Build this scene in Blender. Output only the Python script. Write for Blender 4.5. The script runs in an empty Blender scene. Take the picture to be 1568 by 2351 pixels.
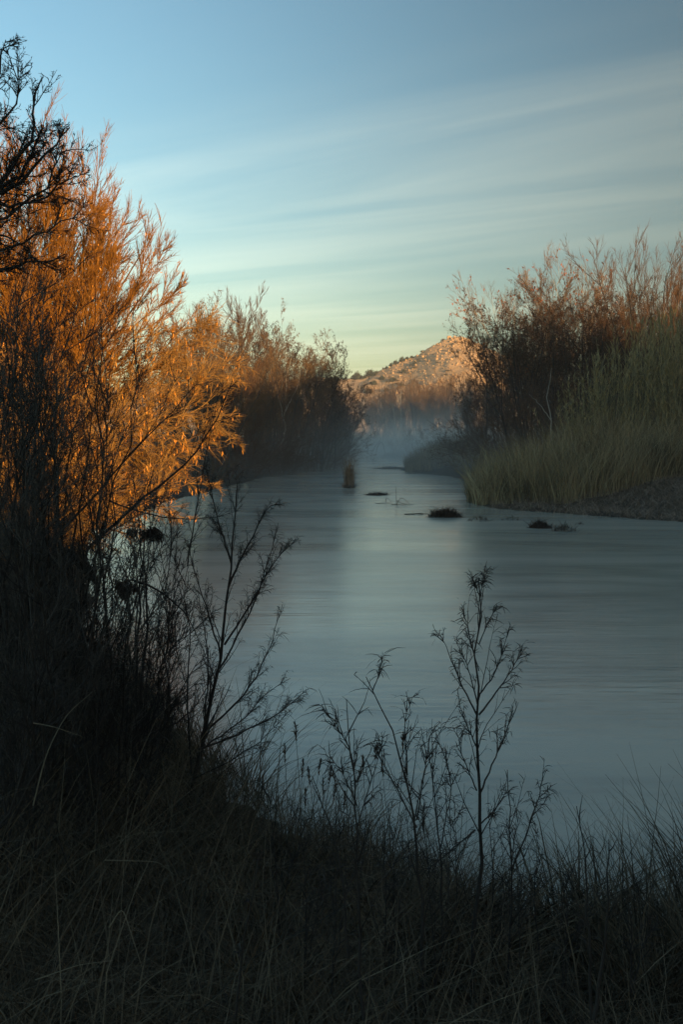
import bpy, math
import numpy as np
from math import radians, sin, cos, tan, pi

SC = bpy.context.scene
COL = SC.collection

# ------------------------------------------------------------------ camera
CAM_Z, LENS, PITCH = 3.5, 35.0, 4.63
cam_d = bpy.data.cameras.new('camera')
cam_d.sensor_fit = 'VERTICAL'; cam_d.sensor_height = 36.0; cam_d.sensor_width = 24.0
cam_d.lens = LENS; cam_d.clip_start = 0.05; cam_d.clip_end = 5000
cam_d.dof.use_dof = True; cam_d.dof.focus_distance = 9.0; cam_d.dof.aperture_fstop = 11.0
cam = bpy.data.objects.new('camera', cam_d); COL.objects.link(cam)
cam.location = (0, 0, CAM_Z); cam.rotation_euler = (radians(90 - PITCH), 0, 0)
SC.camera = cam

# ------------------------------------------------------------------ light
SUN_EL = 5.0
SDIR = np.array([0.60, -0.80]); SDIR /= np.linalg.norm(SDIR)      # ground direction towards the sun
PDIR = np.array([-SDIR[1], SDIR[0]])                              # across it
SUN_AZ = math.atan2(SDIR[0], SDIR[1])
W = bpy.data.worlds.new('World'); SC.world = W; W.use_nodes = True
nt = W.node_tree; nt.nodes.clear()
def N(nt, t, **kw):
    n = nt.nodes.new(t)
    for k, v in kw.items():
        if k.startswith('i_'):
            key = k[2:]
            key = int(key) if key.isdigit() else key.replace('_', ' ')
            n.inputs[key].default_value = v
        else: setattr(n, k, v)
    return n
def math_node(nt, op, a, b=None, clamp=False):
    n = nt.nodes.new('ShaderNodeMath'); n.operation = op; n.use_clamp = clamp
    for i, v in enumerate((a, b)):
        if v is None: continue
        if isinstance(v, (int, float)): n.inputs[i].default_value = v
        else: nt.links.new(v, n.inputs[i])
    return n.outputs[0]
def maprange(nt, v, a, b, c, d, smooth=True):
    n = nt.nodes.new('ShaderNodeMapRange'); n.interpolation_type = 'SMOOTHSTEP' if smooth else 'LINEAR'
    nt.links.new(v, n.inputs[0])
    for i, x in enumerate((a, b, c, d)): n.inputs[i + 1].default_value = x
    return n.outputs[0]
def mixc(nt, f, a, b, mode='MIX'):
    n = nt.nodes.new('ShaderNodeMix'); n.data_type = 'RGBA'; n.blend_type = mode
    for s, v in ((n.inputs[0], f), (n.inputs[6], a), (n.inputs[7], b)):
        if isinstance(v, (int, float, tuple)): s.default_value = v
        else: nt.links.new(v, s)
    return n.outputs[2]
sky = N(nt, 'ShaderNodeTexSky', sky_type='NISHITA')
sky.sun_disc = False; sky.sun_elevation = radians(SUN_EL); sky.sun_rotation = SUN_AZ
sky.altitude = 400; sky.air_density = 1.0; sky.dust_density = 1.0; sky.ozone_density = 2.0
tc = N(nt, 'ShaderNodeTexCoord')
sx = N(nt, 'ShaderNodeSeparateXYZ'); nt.links.new(tc.outputs['Generated'], sx.inputs[0])
zc = math_node(nt, 'MAXIMUM', sx.outputs[2], 0.02)
X = math_node(nt, 'DIVIDE', sx.outputs[0], zc); Y = math_node(nt, 'DIVIDE', sx.outputs[1], zc)
# thin cirrus drawn out in long bands, on a flat layer high above the ground
M_ = -0.60
across = math_node(nt, 'SUBTRACT', Y, math_node(nt, 'MULTIPLY', X, M_))
along = math_node(nt, 'ADD', X, math_node(nt, 'MULTIPLY', Y, M_))
cv = N(nt, 'ShaderNodeCombineXYZ')
nt.links.new(math_node(nt, 'MULTIPLY', along, 0.13), cv.inputs[0])
nt.links.new(math_node(nt, 'MULTIPLY', across, 0.75), cv.inputs[1])
n1 = N(nt, 'ShaderNodeTexNoise', i_Scale=1.0, i_Detail=8.0, i_Roughness=0.56, i_Distortion=0.5)
nt.links.new(cv.outputs[0], n1.inputs['Vector'])
cv2 = N(nt, 'ShaderNodeCombineXYZ')
nt.links.new(math_node(nt, 'MULTIPLY', along, 0.16), cv2.inputs[0])
nt.links.new(math_node(nt, 'MULTIPLY', across, 0.30), cv2.inputs[1])
cv2.inputs[2].default_value = 3.7
n2 = N(nt, 'ShaderNodeTexNoise', i_Scale=1.0, i_Detail=3.0, i_Roughness=0.5)
nt.links.new(cv2.outputs[0], n2.inputs['Vector'])
bands = math_node(nt, 'MULTIPLY', maprange(nt, n1.outputs[0], 0.33, 0.70, 0.1, 1), maprange(nt, n2.outputs[0], 0.30, 0.55, 0.35, 1))
# the sheet ends in a front: clear overhead, veiled towards the horizon
front = maprange(nt, across, 2.75, 3.7, 0.06, 1.0)
low = maprange(nt, sx.outputs[2], 0.0, 0.07, 0.25, 1)
cl = math_node(nt, 'MULTIPLY', math_node(nt, 'MULTIPLY', bands, front), low)
cl = math_node(nt, 'MULTIPLY', cl, 0.22)
# wide glow: the sky is paler away to the left than on the right of the view
lr = maprange(nt, sx.outputs[0], -0.45, 0.50, 1.30, 0.46)
lit = mixc(nt, 1.0, sky.outputs[0], lr, 'MULTIPLY')
lrc = N(nt, 'ShaderNodeCombineColor')
for i in range(3): nt.links.new(lr, lrc.inputs[i])
nt.links.new(lrc.outputs[0], lit.node.inputs[7])
SKY_TINT = (1.02, 1.16, 1.06, 1)
tint = mixc(nt, maprange(nt, sx.outputs[2], 0.02, 0.36, 0, 1), (1.20, 1.13, 0.92, 1), SKY_TINT)
lit = mixc(nt, 1.0, lit, tint, 'MULTIPLY')
ccol = mixc(nt, 1.0, (7.2, 7.0, 5.2, 1), lrc.outputs[0], 'MULTIPLY')
skyc = mixc(nt, cl, lit, ccol)
bg = N(nt, 'ShaderNodeBackground'); bg.inputs[1].default_value = 0.10
nt.links.new(skyc, bg.inputs[0])
wo = N(nt, 'ShaderNodeOutputWorld'); nt.links.new(bg.outputs[0], wo.inputs[0])

sun_d = bpy.data.lights.new('sun', 'SUN'); sun_d.energy = 3.6; sun_d.angle = radians(0.6)
sun_d.color = (1.0, 0.63, 0.27)
sun = bpy.data.objects.new('sun', sun_d); COL.objects.link(sun)
sun.rotation_euler = (radians(90 - SUN_EL), 0, math.atan2(SDIR[0], -SDIR[1]))
vs = SC.view_settings; vs.view_transform = 'Standard'; vs.look = 'None'; vs.gamma = 1.0
vs.exposure = 1.25; vs.use_curve_mapping = False
SC.cycles.max_bounces = 6; SC.cycles.diffuse_bounces = 2; SC.cycles.glossy_bounces = 2
SC.cycles.transparent_max_bounces = 8; SC.cycles.volume_bounces = 1
SC.cycles.use_denoising = True
try: SC.cycles.denoising_prefilter = 'ACCURATE'; SC.cycles.denoising_input_passes = 'RGB_ALBEDO_NORMAL'
except Exception: pass
try: SC.cycles.volume_step_rate = 1.0; SC.cycles.volume_max_steps = 64
except Exception: pass

# ------------------------------------------------------------------ helpers
F_D = 2351 / 36.0 * LENS          # focal length in units of a picture 1568 wide
def at(u, v, d):
    """the point of the place seen in direction (u, v), d metres ahead of the camera"""
    a = radians(PITCH); x = (u - 784) / F_D; y = -(v - 1175.5) / F_D
    f = np.array([x, cos(a) + y * sin(a), -sin(a) + y * cos(a)])
    return np.array([0, 0, CAM_Z]) + f * (d / f[1])
def nrm(v): return v / np.maximum(np.linalg.norm(v, axis=-1, keepdims=True), 1e-9)
def tag(o, label=None, cat=None, group=None, kind=None):
    if label: o['label'] = label
    if cat: o['category'] = cat
    if group: o['group'] = group
    if kind: o['kind'] = kind
    return o
def empty(name, loc, label, cat, group=None, rz=0):
    o = bpy.data.objects.new(name, None); o.location = tuple(loc); o.rotation_euler = (0, 0, rz)
    o.empty_display_size = 0.3
    COL.objects.link(o); return tag(o, label, cat, group)
def link(name, me, mat=None, parent=None):
    o = bpy.data.objects.new(name, me); COL.objects.link(o)
    if mat and not me.materials: me.materials.append(mat)
    if parent is not None: o.parent = parent
    return o
def mesh(name, V, Fq, smooth=False):
    """V (n,3); Fq int array (m,k), k=3 or 4"""
    V = np.asarray(V, dtype=np.float32); Fq = np.asarray(Fq, dtype=np.int32); k = Fq.shape[1]
    me = bpy.data.meshes.new(name)
    me.vertices.add(len(V)); me.vertices.foreach_set('co', V.ravel())
    me.loops.add(Fq.size); me.loops.foreach_set('vertex_index', Fq.ravel())
    me.polygons.add(len(Fq)); me.polygons.foreach_set('loop_start', np.arange(0, Fq.size, k, dtype=np.int32))
    me.polygons.foreach_set('loop_total', np.full(len(Fq), k, dtype=np.int32))
    if smooth: me.polygons.foreach_set('use_smooth', np.ones(len(Fq), dtype=bool))
    me.update(calc_edges=True); return me
def join(parts):
    Vs, Fs, o = [], [], 0
    for V, Fq in parts:
        if len(V) == 0: continue
        if Fq.shape[1] == 3: Fq = np.concatenate([Fq, Fq[:, 2:3]], axis=1)
        Vs.append(V); Fs.append(Fq + o); o += len(V)
    return np.concatenate(Vs), np.concatenate(Fs)
def tubes(P, R, sides=3):
    """P (N,K,3) centre lines, R (N,K) radii -> tapering tubes"""
    Nn, K, _ = P.shape
    T = nrm(np.gradient(P, axis=1))
    D = nrm(P[:, -1] - P[:, 0]); ref = np.where(np.abs(D[:, 2:3]) > 0.8, np.array([[1., 0, 0]]), np.array([[0, 0, 1.]]))
    E1 = nrm(np.cross(T, ref[:, None, :])); E2 = np.cross(T, E1)
    a = np.arange(sides) * 2 * pi / sides
    V = P[:, :, None, :] + R[:, :, None, None] * (np.cos(a)[None, None, :, None] * E1[:, :, None, :] + np.sin(a)[None, None, :, None] * E2[:, :, None, :])
    idx = np.arange(Nn * K * sides).reshape(Nn, K, sides)
    nx = np.roll(idx, -1, axis=2)
    Fq = np.stack([idx[:, :-1], nx[:, :-1], nx[:, 1:], idx[:, 1:]], axis=-1).reshape(-1, 4)
    return V.reshape(-1, 3), Fq
def ribbons(P, Wd, side):
    """flat blades: P (N,K,3), Wd (N,K) half widths, side (N,3)"""
    Nn, K, _ = P.shape
    V = np.stack([P - Wd[..., None] * side[:, None, :], P + Wd[..., None] * side[:, None, :]], axis=2)
    idx = np.arange(Nn * K * 2).reshape(Nn, K, 2)
    Fq = np.stack([idx[:, :-1, 0], idx[:, :-1, 1], idx[:, 1:, 1], idx[:, 1:, 0]], axis=-1).reshape(-1, 4)
    return V.reshape(-1, 3), Fq
def grow(rng, pos, d, L, r, K=4, wob=0.15, up=0.0, taper=0.75):
    pos = np.array(pos, float); d = nrm(np.array(d, float)); n = len(pos)
    P = [pos]; t = np.arange(1, K + 1)
    for k in range(K):
        d = nrm(d + rng.normal(0, wob, (n, 3)) + np.array([0, 0, up]))
        pos = pos + d * (L / K)[:, None]; P.append(pos)
    P = np.stack(P, axis=1); R = r[:, None] * (1 - taper * np.linspace(0, 1, K + 1)[None, :])
    return P, R
def spawn(rng, P, R, L, n, t0, t1, ang, lf, rf, K=3, wob=0.15, up=0.0, taper=0.75, fall=0.45, angj=8, rmin=0.0):
    N0, Kp, _ = P.shape; Kp -= 1
    cnt = N0 * n; pi_ = np.repeat(np.arange(N0), n)
    t = rng.uniform(t0, t1, cnt); x = t * Kp; i = np.minimum(x.astype(int), Kp - 1); f = (x - i)[:, None]
    pos = P[pi_, i] * (1 - f) + P[pi_, i + 1] * f
    T = nrm(P[pi_, i + 1] - P[pi_, i]); rr = R[pi_, i] * (1 - f[:, 0]) + R[pi_, i + 1] * f[:, 0]
    rv = rng.normal(0, 1, (cnt, 3)); e = nrm(rv - np.sum(rv * T, 1, keepdims=True) * T)
    a = np.radians(rng.normal(ang, angj, cnt))[:, None]
    d = T * np.cos(a) + e * np.sin(a)
    Ln = L[pi_] * lf * (1 - fall * (t - t0) / max(t1 - t0, 1e-3)) * rng.uniform(0.65, 1.2, cnt)
    rn = np.maximum(rr * rf, rmin)
    P2, R2 = grow(rng, pos, d, Ln, rn, K, wob, up, taper)
    return P2, R2, Ln
def resample(pts, K):
    pts = np.array(pts, float); s = np.concatenate([[0], np.cumsum(np.linalg.norm(np.diff(pts, axis=0), axis=1))])
    q = np.linspace(0, s[-1], K + 1); 
    # smooth through a cardinal-like interpolation
    out = np.stack([np.interp(q, s, pts[:, k]) for k in range(3)], 1)
    for _ in range(2): out[1:-1] = 0.5 * out[1:-1] + 0.25 * (out[:-2] + out[2:])
    return out, s[-1]
def leaves_on(rng, P, n, length, width, droop=1.0, t0=0.2):
    """small drooping leaves (two-triangle blades) along branches"""
    N0, Kp, _ = P.shape; Kp -= 1
    if n >= 1: pi_ = np.repeat(np.arange(N0), int(n))
    else: pi_ = np.nonzero(rng.random(N0) < n)[0]
    cnt = len(pi_); t = rng.uniform(t0, 1, cnt) * Kp; i = np.minimum(t.astype(int), Kp - 1); f = (t - i)[:, None]
    pos = P[pi_, i] * (1 - f) + P[pi_, i + 1] * f
    d = nrm(rng.normal(0, 0.6, (cnt, 3)) + np.array([0, 0, -droop]))
    Ln = length * rng.uniform(0.6, 1.3, cnt)
    side = nrm(np.cross(d, rng.normal(0, 1, (cnt, 3))))
    Pl = np.stack([pos, pos + d * (Ln * 0.5)[:, None], pos + d * Ln[:, None] + rng.normal(0, 0.15, (cnt, 3)) * Ln[:, None]], 1)
    Wd = np.stack([np.full(cnt, width * 0.2), np.full(cnt, width * 0.5), np.full(cnt, width * 0.08)], 1)
    return ribbons(Pl, Wd, side)
def vnoise(x, y, s, seed=0):
    """smooth value noise on arrays"""
    x = np.asarray(x) / s; y = np.asarray(y) / s
    xi = np.floor(x); yi = np.floor(y); fx = x - xi; fy = y - yi
    fx = fx * fx * (3 - 2 * fx); fy = fy * fy * (3 - 2 * fy)
    h = lambda a, b: np.modf(np.sin(a * 127.1 + b * 311.7 + seed * 74.7) * 43758.5453)[0] % 1.0
    return (h(xi, yi) * (1 - fx) + h(xi + 1, yi) * fx) * (1 - fy) + (h(xi, yi + 1) * (1 - fx) + h(xi + 1, yi + 1) * fx) * fy - 0.5
def sstep(x, a, b):
    t = np.clip((np.asarray(x, float) - a) / (b - a), 0, 1); return t * t * (3 - 2 * t)

# ------------------------------------------------------------------ materials
def bark(name, c1, c2, rough=0.85, scale=3.0, skew=1.0):
    """twig or stem colour that varies from piece to piece and along the piece"""
    m = bpy.data.materials.new(name); m.use_nodes = True; t = m.node_tree; b = t.nodes['Principled BSDF']
    g = N(t, 'ShaderNodeNewGeometry'); tcc = N(t, 'ShaderNodeTexCoord')
    no = N(t, 'ShaderNodeTexNoise', i_Scale=scale, i_Detail=3.0); t.links.new(tcc.outputs['Object'], no.inputs['Vector'])
    f = math_node(t, 'ADD', math_node(t, 'MULTIPLY', math_node(t, 'POWER', g.outputs['Random Per Island'], skew), 0.65), math_node(t, 'MULTIPLY', maprange(t, no.outputs[0], 0.3, 0.7, 0, 1), 0.35))
    t.links.new(mixc(t, f, (*c1, 1), (*c2, 1)), b.inputs['Base Color'])
    b.inputs['Roughness'].default_value = rough; b.inputs['Specular IOR Level'].default_value = 0.25
    return m
M_willow = bark('willow_twig_orange', (0.42, 0.18, 0.018), (0.13, 0.05, 0.008), 0.6)
M_willow2 = bark('willow_twig_tan', (0.52, 0.29, 0.075), (0.22, 0.105, 0.03), 0.6)
M_willow_trunk = bark('willow_trunk', (0.20, 0.11, 0.055), (0.10, 0.06, 0.035), 0.9, 6)
M_catkin = bark('yellow_leaf', (0.70, 0.30, 0.03), (0.55, 0.20, 0.03), 0.6)
M_brown = bark('brown_twig', (0.16, 0.085, 0.045), (0.09, 0.05, 0.03))
M_rust = bark('rust_twig', (0.21, 0.125, 0.06), (0.115, 0.066, 0.035))
M_tan = bark('tan_twig', (0.30, 0.19, 0.11), (0.15, 0.10, 0.06))
M_grey = bark('grey_twig', (0.13, 0.105, 0.08), (0.07, 0.06, 0.05))
M_dark = bark('dark_stem', (0.060, 0.050, 0.043), (0.018, 0.016, 0.015))
M_darkleaf = bark('dead_leaf_dark', (0.09, 0.052, 0.026), (0.04, 0.026, 0.018))
M_redleaf = bark('red_leaf', (0.42, 0.13, 0.045), (0.25, 0.08, 0.035))
M_pale = bark('pale_bark', (0.48, 0.42, 0.34), (0.30, 0.26, 0.22), 0.8, 5)
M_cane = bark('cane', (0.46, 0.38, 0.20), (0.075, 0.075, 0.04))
M_caneback = bark('cane_shade', (0.17, 0.145, 0.08), (0.05, 0.048, 0.03))  # darker cane copy: shade behind the front canes put into the colour
M_cane_tip = bark('cane_leaf', (0.46, 0.33, 0.15), (0.18, 0.16, 0.075))
M_reed = bark('reed', (0.60, 0.46, 0.26), (0.05, 0.042, 0.022), scale=.5, skew=.55)
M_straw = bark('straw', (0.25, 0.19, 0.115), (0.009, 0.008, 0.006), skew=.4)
M_straw_pale = bark('straw_pale', (0.24, 0.20, 0.13), (0.12, 0.10, 0.07))
M_greystem = bark('grey_thicket', (0.14, 0.125, 0.105), (0.04, 0.037, 0.034))
M_reedpale = bark('reed_pale', (0.62, 0.52, 0.30), (0.30, 0.25, 0.14))
M_deadgrass = bark('dead_grass', (0.48, 0.37, 0.28), (0.15, 0.115, 0.09))
M_juniper = bark('juniper', (0.075, 0.085, 0.05), (0.03, 0.04, 0.028))
M_scrub = bark('hill_scrub', (0.17, 0.13, 0.075), (0.09, 0.075, 0.045))
M_clump = bark('wet_debris', (0.085, 0.055, 0.035), (0.018, 0.013, 0.01))

def soil(name, cols, scale, bump=0.4, dist=0.1):
    m = bpy.data.materials.new(name); m.use_nodes = True; t = m.node_tree; b = t.nodes['Principled BSDF']
    tcc = N(t, 'ShaderNodeTexCoord')
    n1 = N(t, 'ShaderNodeTexNoise', i_Scale=scale, i_Detail=8.0, i_Roughness=0.65); t.links.new(tcc.outputs['Object'], n1.inputs['Vector'])
    n2 = N(t, 'ShaderNodeTexNoise', i_Scale=scale * 7, i_Detail=5.0, i_Roughness=0.7); t.links.new(tcc.outputs['Object'], n2.inputs['Vector'])
    c = mixc(t, maprange(t, n1.outputs[0], 0.35, 0.65, 0, 1), (*cols[0], 1), (*cols[1], 1))
    c = mixc(t, maprange(t, n2.outputs[0], 0.45, 0.65, 0, 0.8), c, (*cols[2], 1))
    t.links.new(c, b.inputs['Base Color']); b.inputs['Roughness'].default_value = 0.95; b.inputs['Specular IOR Level'].default_value = 0.2
    bm = N(t, 'ShaderNodeBump', i_Strength=bump, i_Distance=dist); t.links.new(n2.outputs[0], bm.inputs['Height']); t.links.new(bm.outputs[0], b.inputs['Normal'])
    return m
M_ground = soil('bank_soil', ((0.055, 0.042, 0.03), (0.09, 0.07, 0.045), (0.03, 0.024, 0.018)), 0.6)
M_hill = soil('hill_soil', ((0.66, 0.42, 0.23), (0.54, 0.34, 0.19), (0.30, 0.21, 0.12)), 0.12, 0.35, 0.25)
M_rock = bark('hill_rock', (0.62, 0.42, 0.25), (0.34, 0.23, 0.14), 0.9, 0.5)

mw = bpy.data.materials.new('river_water'); mw.use_nodes = True; t = mw.node_tree; b = t.nodes['Principled BSDF']
b.inputs['IOR'].default_value = 1.333
b.inputs['Specular IOR Level'].default_value = 0.5
tcc = N(t, 'ShaderNodeTexCoord')
def mapped(sc, rot=0.0):
    mp = N(t, 'ShaderNodeMapping'); mp.inputs['Scale'].default_value = sc; mp.inputs['Rotation'].default_value = (0, 0, rot)
    t.links.new(tcc.outputs['Object'], mp.inputs['Vector']); return mp.outputs[0]
w1 = N(t, 'ShaderNodeTexNoise', i_Scale=1.0, i_Detail=4.0, i_Roughness=0.55, i_Distortion=0.3); t.links.new(mapped((0.9, 5.5, 1), 0.06), w1.inputs['Vector'])
w2 = N(t, 'ShaderNodeTexNoise', i_Scale=1.0, i_Detail=3.0, i_Distortion=0.6); t.links.new(mapped((0.10, 0.55, 1), 0.10), w2.inputs['Vector'])
w3 = N(t, 'ShaderNodeTexNoise', i_Scale=1.0, i_Detail=3.0, i_Distortion=0.8); t.links.new(mapped((0.05, 0.30, 1), -0.05), w3.inputs['Vector'])
bmp = N(t, 'ShaderNodeBump', i_Strength=0.5, i_Distance=0.014); t.links.new(w1.outputs[0], bmp.inputs['Height'])
bmp2 = N(t, 'ShaderNodeBump', i_Strength=0.6, i_Distance=0.022); t.links.new(w2.outputs[0], bmp2.inputs['Height']); t.links.new(bmp.outputs[0], bmp2.inputs['Normal'])
t.links.new(bmp2.outputs[0], b.inputs['Normal'])
w4 = N(t, 'ShaderNodeTexNoise', i_Scale=1.0, i_Detail=6.0, i_Roughness=0.55, i_Distortion=2.2); t.links.new(mapped((0.07, 0.26, 1), 0.42), w4.inputs['Vector'])
t.links.new(mixc(t, maprange(t, w4.outputs[0], 0.34, 0.66, 0, 1), (0.33, 0.325, 0.275, 1), (0.44, 0.43, 0.36, 1)), b.inputs['Base Color'])
t.links.new(maprange(t, w3.outputs[0], 0.35, 0.65, 0.13, 0.21), b.inputs['Roughness'])

# ------------------------------------------------------------------ ground and river
RIVER = np.array([(62, 4.2), (30, 5.0), (12, 5.9), (4, 6.3), (1.2, 7.0), (-0.6, 8.6), (-2.4, 12.0), (-4.6, 18), (-7.0, 26), (-8.6, 34), (-8.6, 50),
                  (-7.0, 66), (-5.6, 80), (-3.0, 92), (-0.6, 125), (1.4, 160), (3.0, 205), (8, 214), (16, 212), (17, 190), (14, 150), (9.5, 112), (5.9, 95), (5.3, 90), (6.0, 85),
                  (8.5, 77), (8.8, 66), (7.2, 56), (6.2, 48.5), (7.2, 45), (9.8, 42), (13.5, 38), (22, 34), (38, 31), (62, 28)], float)
def river_sd(x, y):
    """distance to the waterline, negative over the water"""
    x = np.asarray(x, float); y = np.asarray(y, float); sh = x.shape; x = x.ravel(); y = y.ravel()
    dmin = np.full(x.shape, 1e9); ins = np.zeros(x.shape, bool); n = len(RIVER)
    for i in range(n):
        a = RIVER[i]; c = RIVER[(i + 1) % n]; e = c - a
        tt = np.clip(((x - a[0]) * e[0] + (y - a[1]) * e[1]) / (e @ e), 0, 1)
        dmin = np.minimum(dmin, np.hypot(x - a[0] - tt * e[0], y - a[1] - tt * e[1]))
        if a[1] != c[1]:
            cond = ((a[1] > y) != (c[1] > y)) & (x < (c[0] - a[0]) * (y - a[1]) / (c[1] - a[1]) + a[0]); ins ^= cond
    return np.where(ins, -dmin, dmin).reshape(sh)
def ground_z(x, y):
    x = np.asarray(x, float); y = np.asarray(y, float)
    s = river_sd(x, y) + 0.5 * vnoise(x, y, 2.3, 1)
    near = 1 - sstep(y, 18, 40)
    z = np.where(s > 0, (1.55 * near + 1.3 * (1 - near)) * sstep(s, -0.6, 7.0) , 0.35 * s)
    z = np.maximum(z, -1.0)
    z = z + np.where(s > 0, 0.16 * vnoise(x, y, 1.1, 2) + 0.5 * vnoise(x, y, 9, 3) * sstep(s, 2, 12), 0)
    z = z + np.where(s > 0, 0.03 * np.maximum(s - 15, 0), 0) * sstep(y, 20, 60)
    z = np.where(s > 0.0, np.maximum(z, 0.03 + 0.02 * s), np.minimum(z, -0.05))
    return np.minimum(z, 6 - 4.4 * sstep(y, 190, 225))
gx = np.concatenate([np.linspace(-350, -40, 20), np.linspace(-38, -12, 28), np.linspace(-11.6, 16, 92), np.linspace(16.7, 40, 30), np.linspace(42, 420, 26)])
gy = np.concatenate([np.linspace(-120, -4, 14), np.linspace(-3.4, 16, 64), np.linspace(16.5, 60, 76), np.linspace(61, 120, 56), np.linspace(122, 260, 50), np.linspace(266, 700, 24)])
GX, GY = np.meshgrid(gx, gy); GZ = ground_z(GX, GY)
def gridmesh(name, X, Y, Z, smooth=True):
    h, w = X.shape; idx = np.arange(h * w).reshape(h, w)
    Fq = np.stack([idx[:-1, :-1], idx[:-1, 1:], idx[1:, 1:], idx[1:, :-1]], -1).reshape(-1, 4)
    return mesh(name, np.stack([X, Y, Z], -1).reshape(-1, 3), Fq, smooth)
tag(link('ground', gridmesh('ground', GX, GY, GZ), M_ground), kind='structure')
rx, ry = np.meshgrid(np.linspace(-14, 66, 30), np.linspace(0.5, 220, 60))
tag(link('river_water', gridmesh('river_water', rx, ry, rx * 0), mw), kind='structure')

def gz(x, y): return float(ground_z(np.array([x]), np.array([y]))[0])

# hill in the distance: rocky knoll with a long shoulder to the left
prof_x = np.array([-330, -200, -60, 0, 8, 15, 21, 27, 33, 41, 45, 49, 53, 58, 63, 75, 100, 160, 350])
prof_z = np.array([14, 18, 25, 27.5, 28.2, 30, 32, 33.6, 36.2, 41.6, 43.6, 44.9, 45.2, 44.2, 42.0, 36, 27, 19, 14])
hx = np.concatenate([np.linspace(-330, -20, 60), np.linspace(-19, 110, 120), np.linspace(112, 350, 50)])
hy = np.concatenate([np.linspace(290, 365, 14), np.linspace(368, 470, 84), np.linspace(485, 640, 30)])
HX, HY = np.meshgrid(hx, hy)
def hill_z(x, y):
    p = np.interp(x, prof_x, prof_z)
    g = np.where(y < 448, .12 * sstep(y, 290, 385) + .88 * np.clip((y - 372) / 76, 0, 1) ** 1.0, 1 - 0.75 * sstep(y, 448, 640))
    roughn = 1.6 * vnoise(x, y, 9, 5) + 0.8 * vnoise(x, y, 3.5, 6) + 0.5 * vnoise(x, y, 1.7, 7) + 3.5 * vnoise(x, y, 40, 8) * sstep(450 - y, 20, 90)
    return p * g + roughn * sstep(g, 0.1, 0.5)
tag(link('hill', gridmesh('hill', HX, HY, hill_z(HX, HY), False), M_hill), kind='structure')

# added unseen ridge at right: crest shapes the shade, notched to light the willows
pp = np.arange(-120, 262, 1.0); ss = np.linspace(38, 135, 40)
crest = np.interp(pp, [-120, -20, 2.6, 5.2, 7.6, 13.5, 19, 33, 44, 61, 100, 150, 176, 196, 261], [22, 21, 19.5, 16.0, 9.8, 9.6, 15, 17.8, 19.8, 21.5, 27, 32, 30, 6, 1])
amp = 1 + 2.2 * sstep(pp, 25, 50)
crest = crest + 0.9 * amp * vnoise(pp, pp * 0, 4.1, 11) + 0.7 * amp * vnoise(pp, pp * 0, 1.7, 12)
PP, SS = np.meshgrid(pp, ss)
prof = np.where(SS < 78, sstep(SS, 38, 78), 1 - sstep(SS, 78, 135))
RZ = crest[None, :] * prof + 0.6 * vnoise(PP, SS, 5, 13) * prof
RX = PP * PDIR[0] + SS * SDIR[0]; RY = PP * PDIR[1] + SS * SDIR[1]
tag(link('hill', gridmesh('valley_side', RX[:, ::-1], RY[:, ::-1], RZ[:, ::-1]), M_ground), kind='structure')  # added shading ridge, separate from the distant hill

# rocks strewn over the knoll
rng = np.random.default_rng(5)
def rock_mesh(seed):
    r = np.random.default_rng(seed)
    import bmesh
    bm = bmesh.new(); bmesh.ops.create_icosphere(bm, subdivisions=1, radius=1)
    V = np.array([v.co[:] for v in bm.verts]); Fq = np.array([[v.index for v in f.verts] for f in bm.faces]); bm.free()
    V *= r.uniform(0.65, 1.1, (len(V), 1)); V[:, 2] *= 0.8
    return V, Fq
protos = [rock_mesh(i) for i in range(6)]; parts = []
for i in range(2200):
    x = rng.uniform(18, 80); y = rng.uniform(374, 450)
    if hill_z(x, y) < 14 or rng.random() > np.clip((hill_z(x, y) - 12) / 22, 0.1, 1): continue
    V, Fq = protos[i % 6]; s = rng.gamma(2.2, 0.12) + 0.10; a = rng.uniform(0, 6.28)
    V = V * s * np.array([rng.uniform(.7, 1.2), rng.uniform(.7, 1.2), rng.uniform(.7, 1.6)])
    V = V @ np.array([[cos(a), -sin(a), 0], [sin(a), cos(a), 0], [0, 0, 1]]).T + np.array([x, y, float(hill_z(x, y)) + s * 0.25])
    parts.append((V, Fq))
V, Fq = join(parts)
tag(link('rock_scree', mesh('rock_scree', V, Fq), M_rock), 'pale sunlit boulders strewn over the face of the rocky knoll', 'rocks', kind='stuff')

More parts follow.
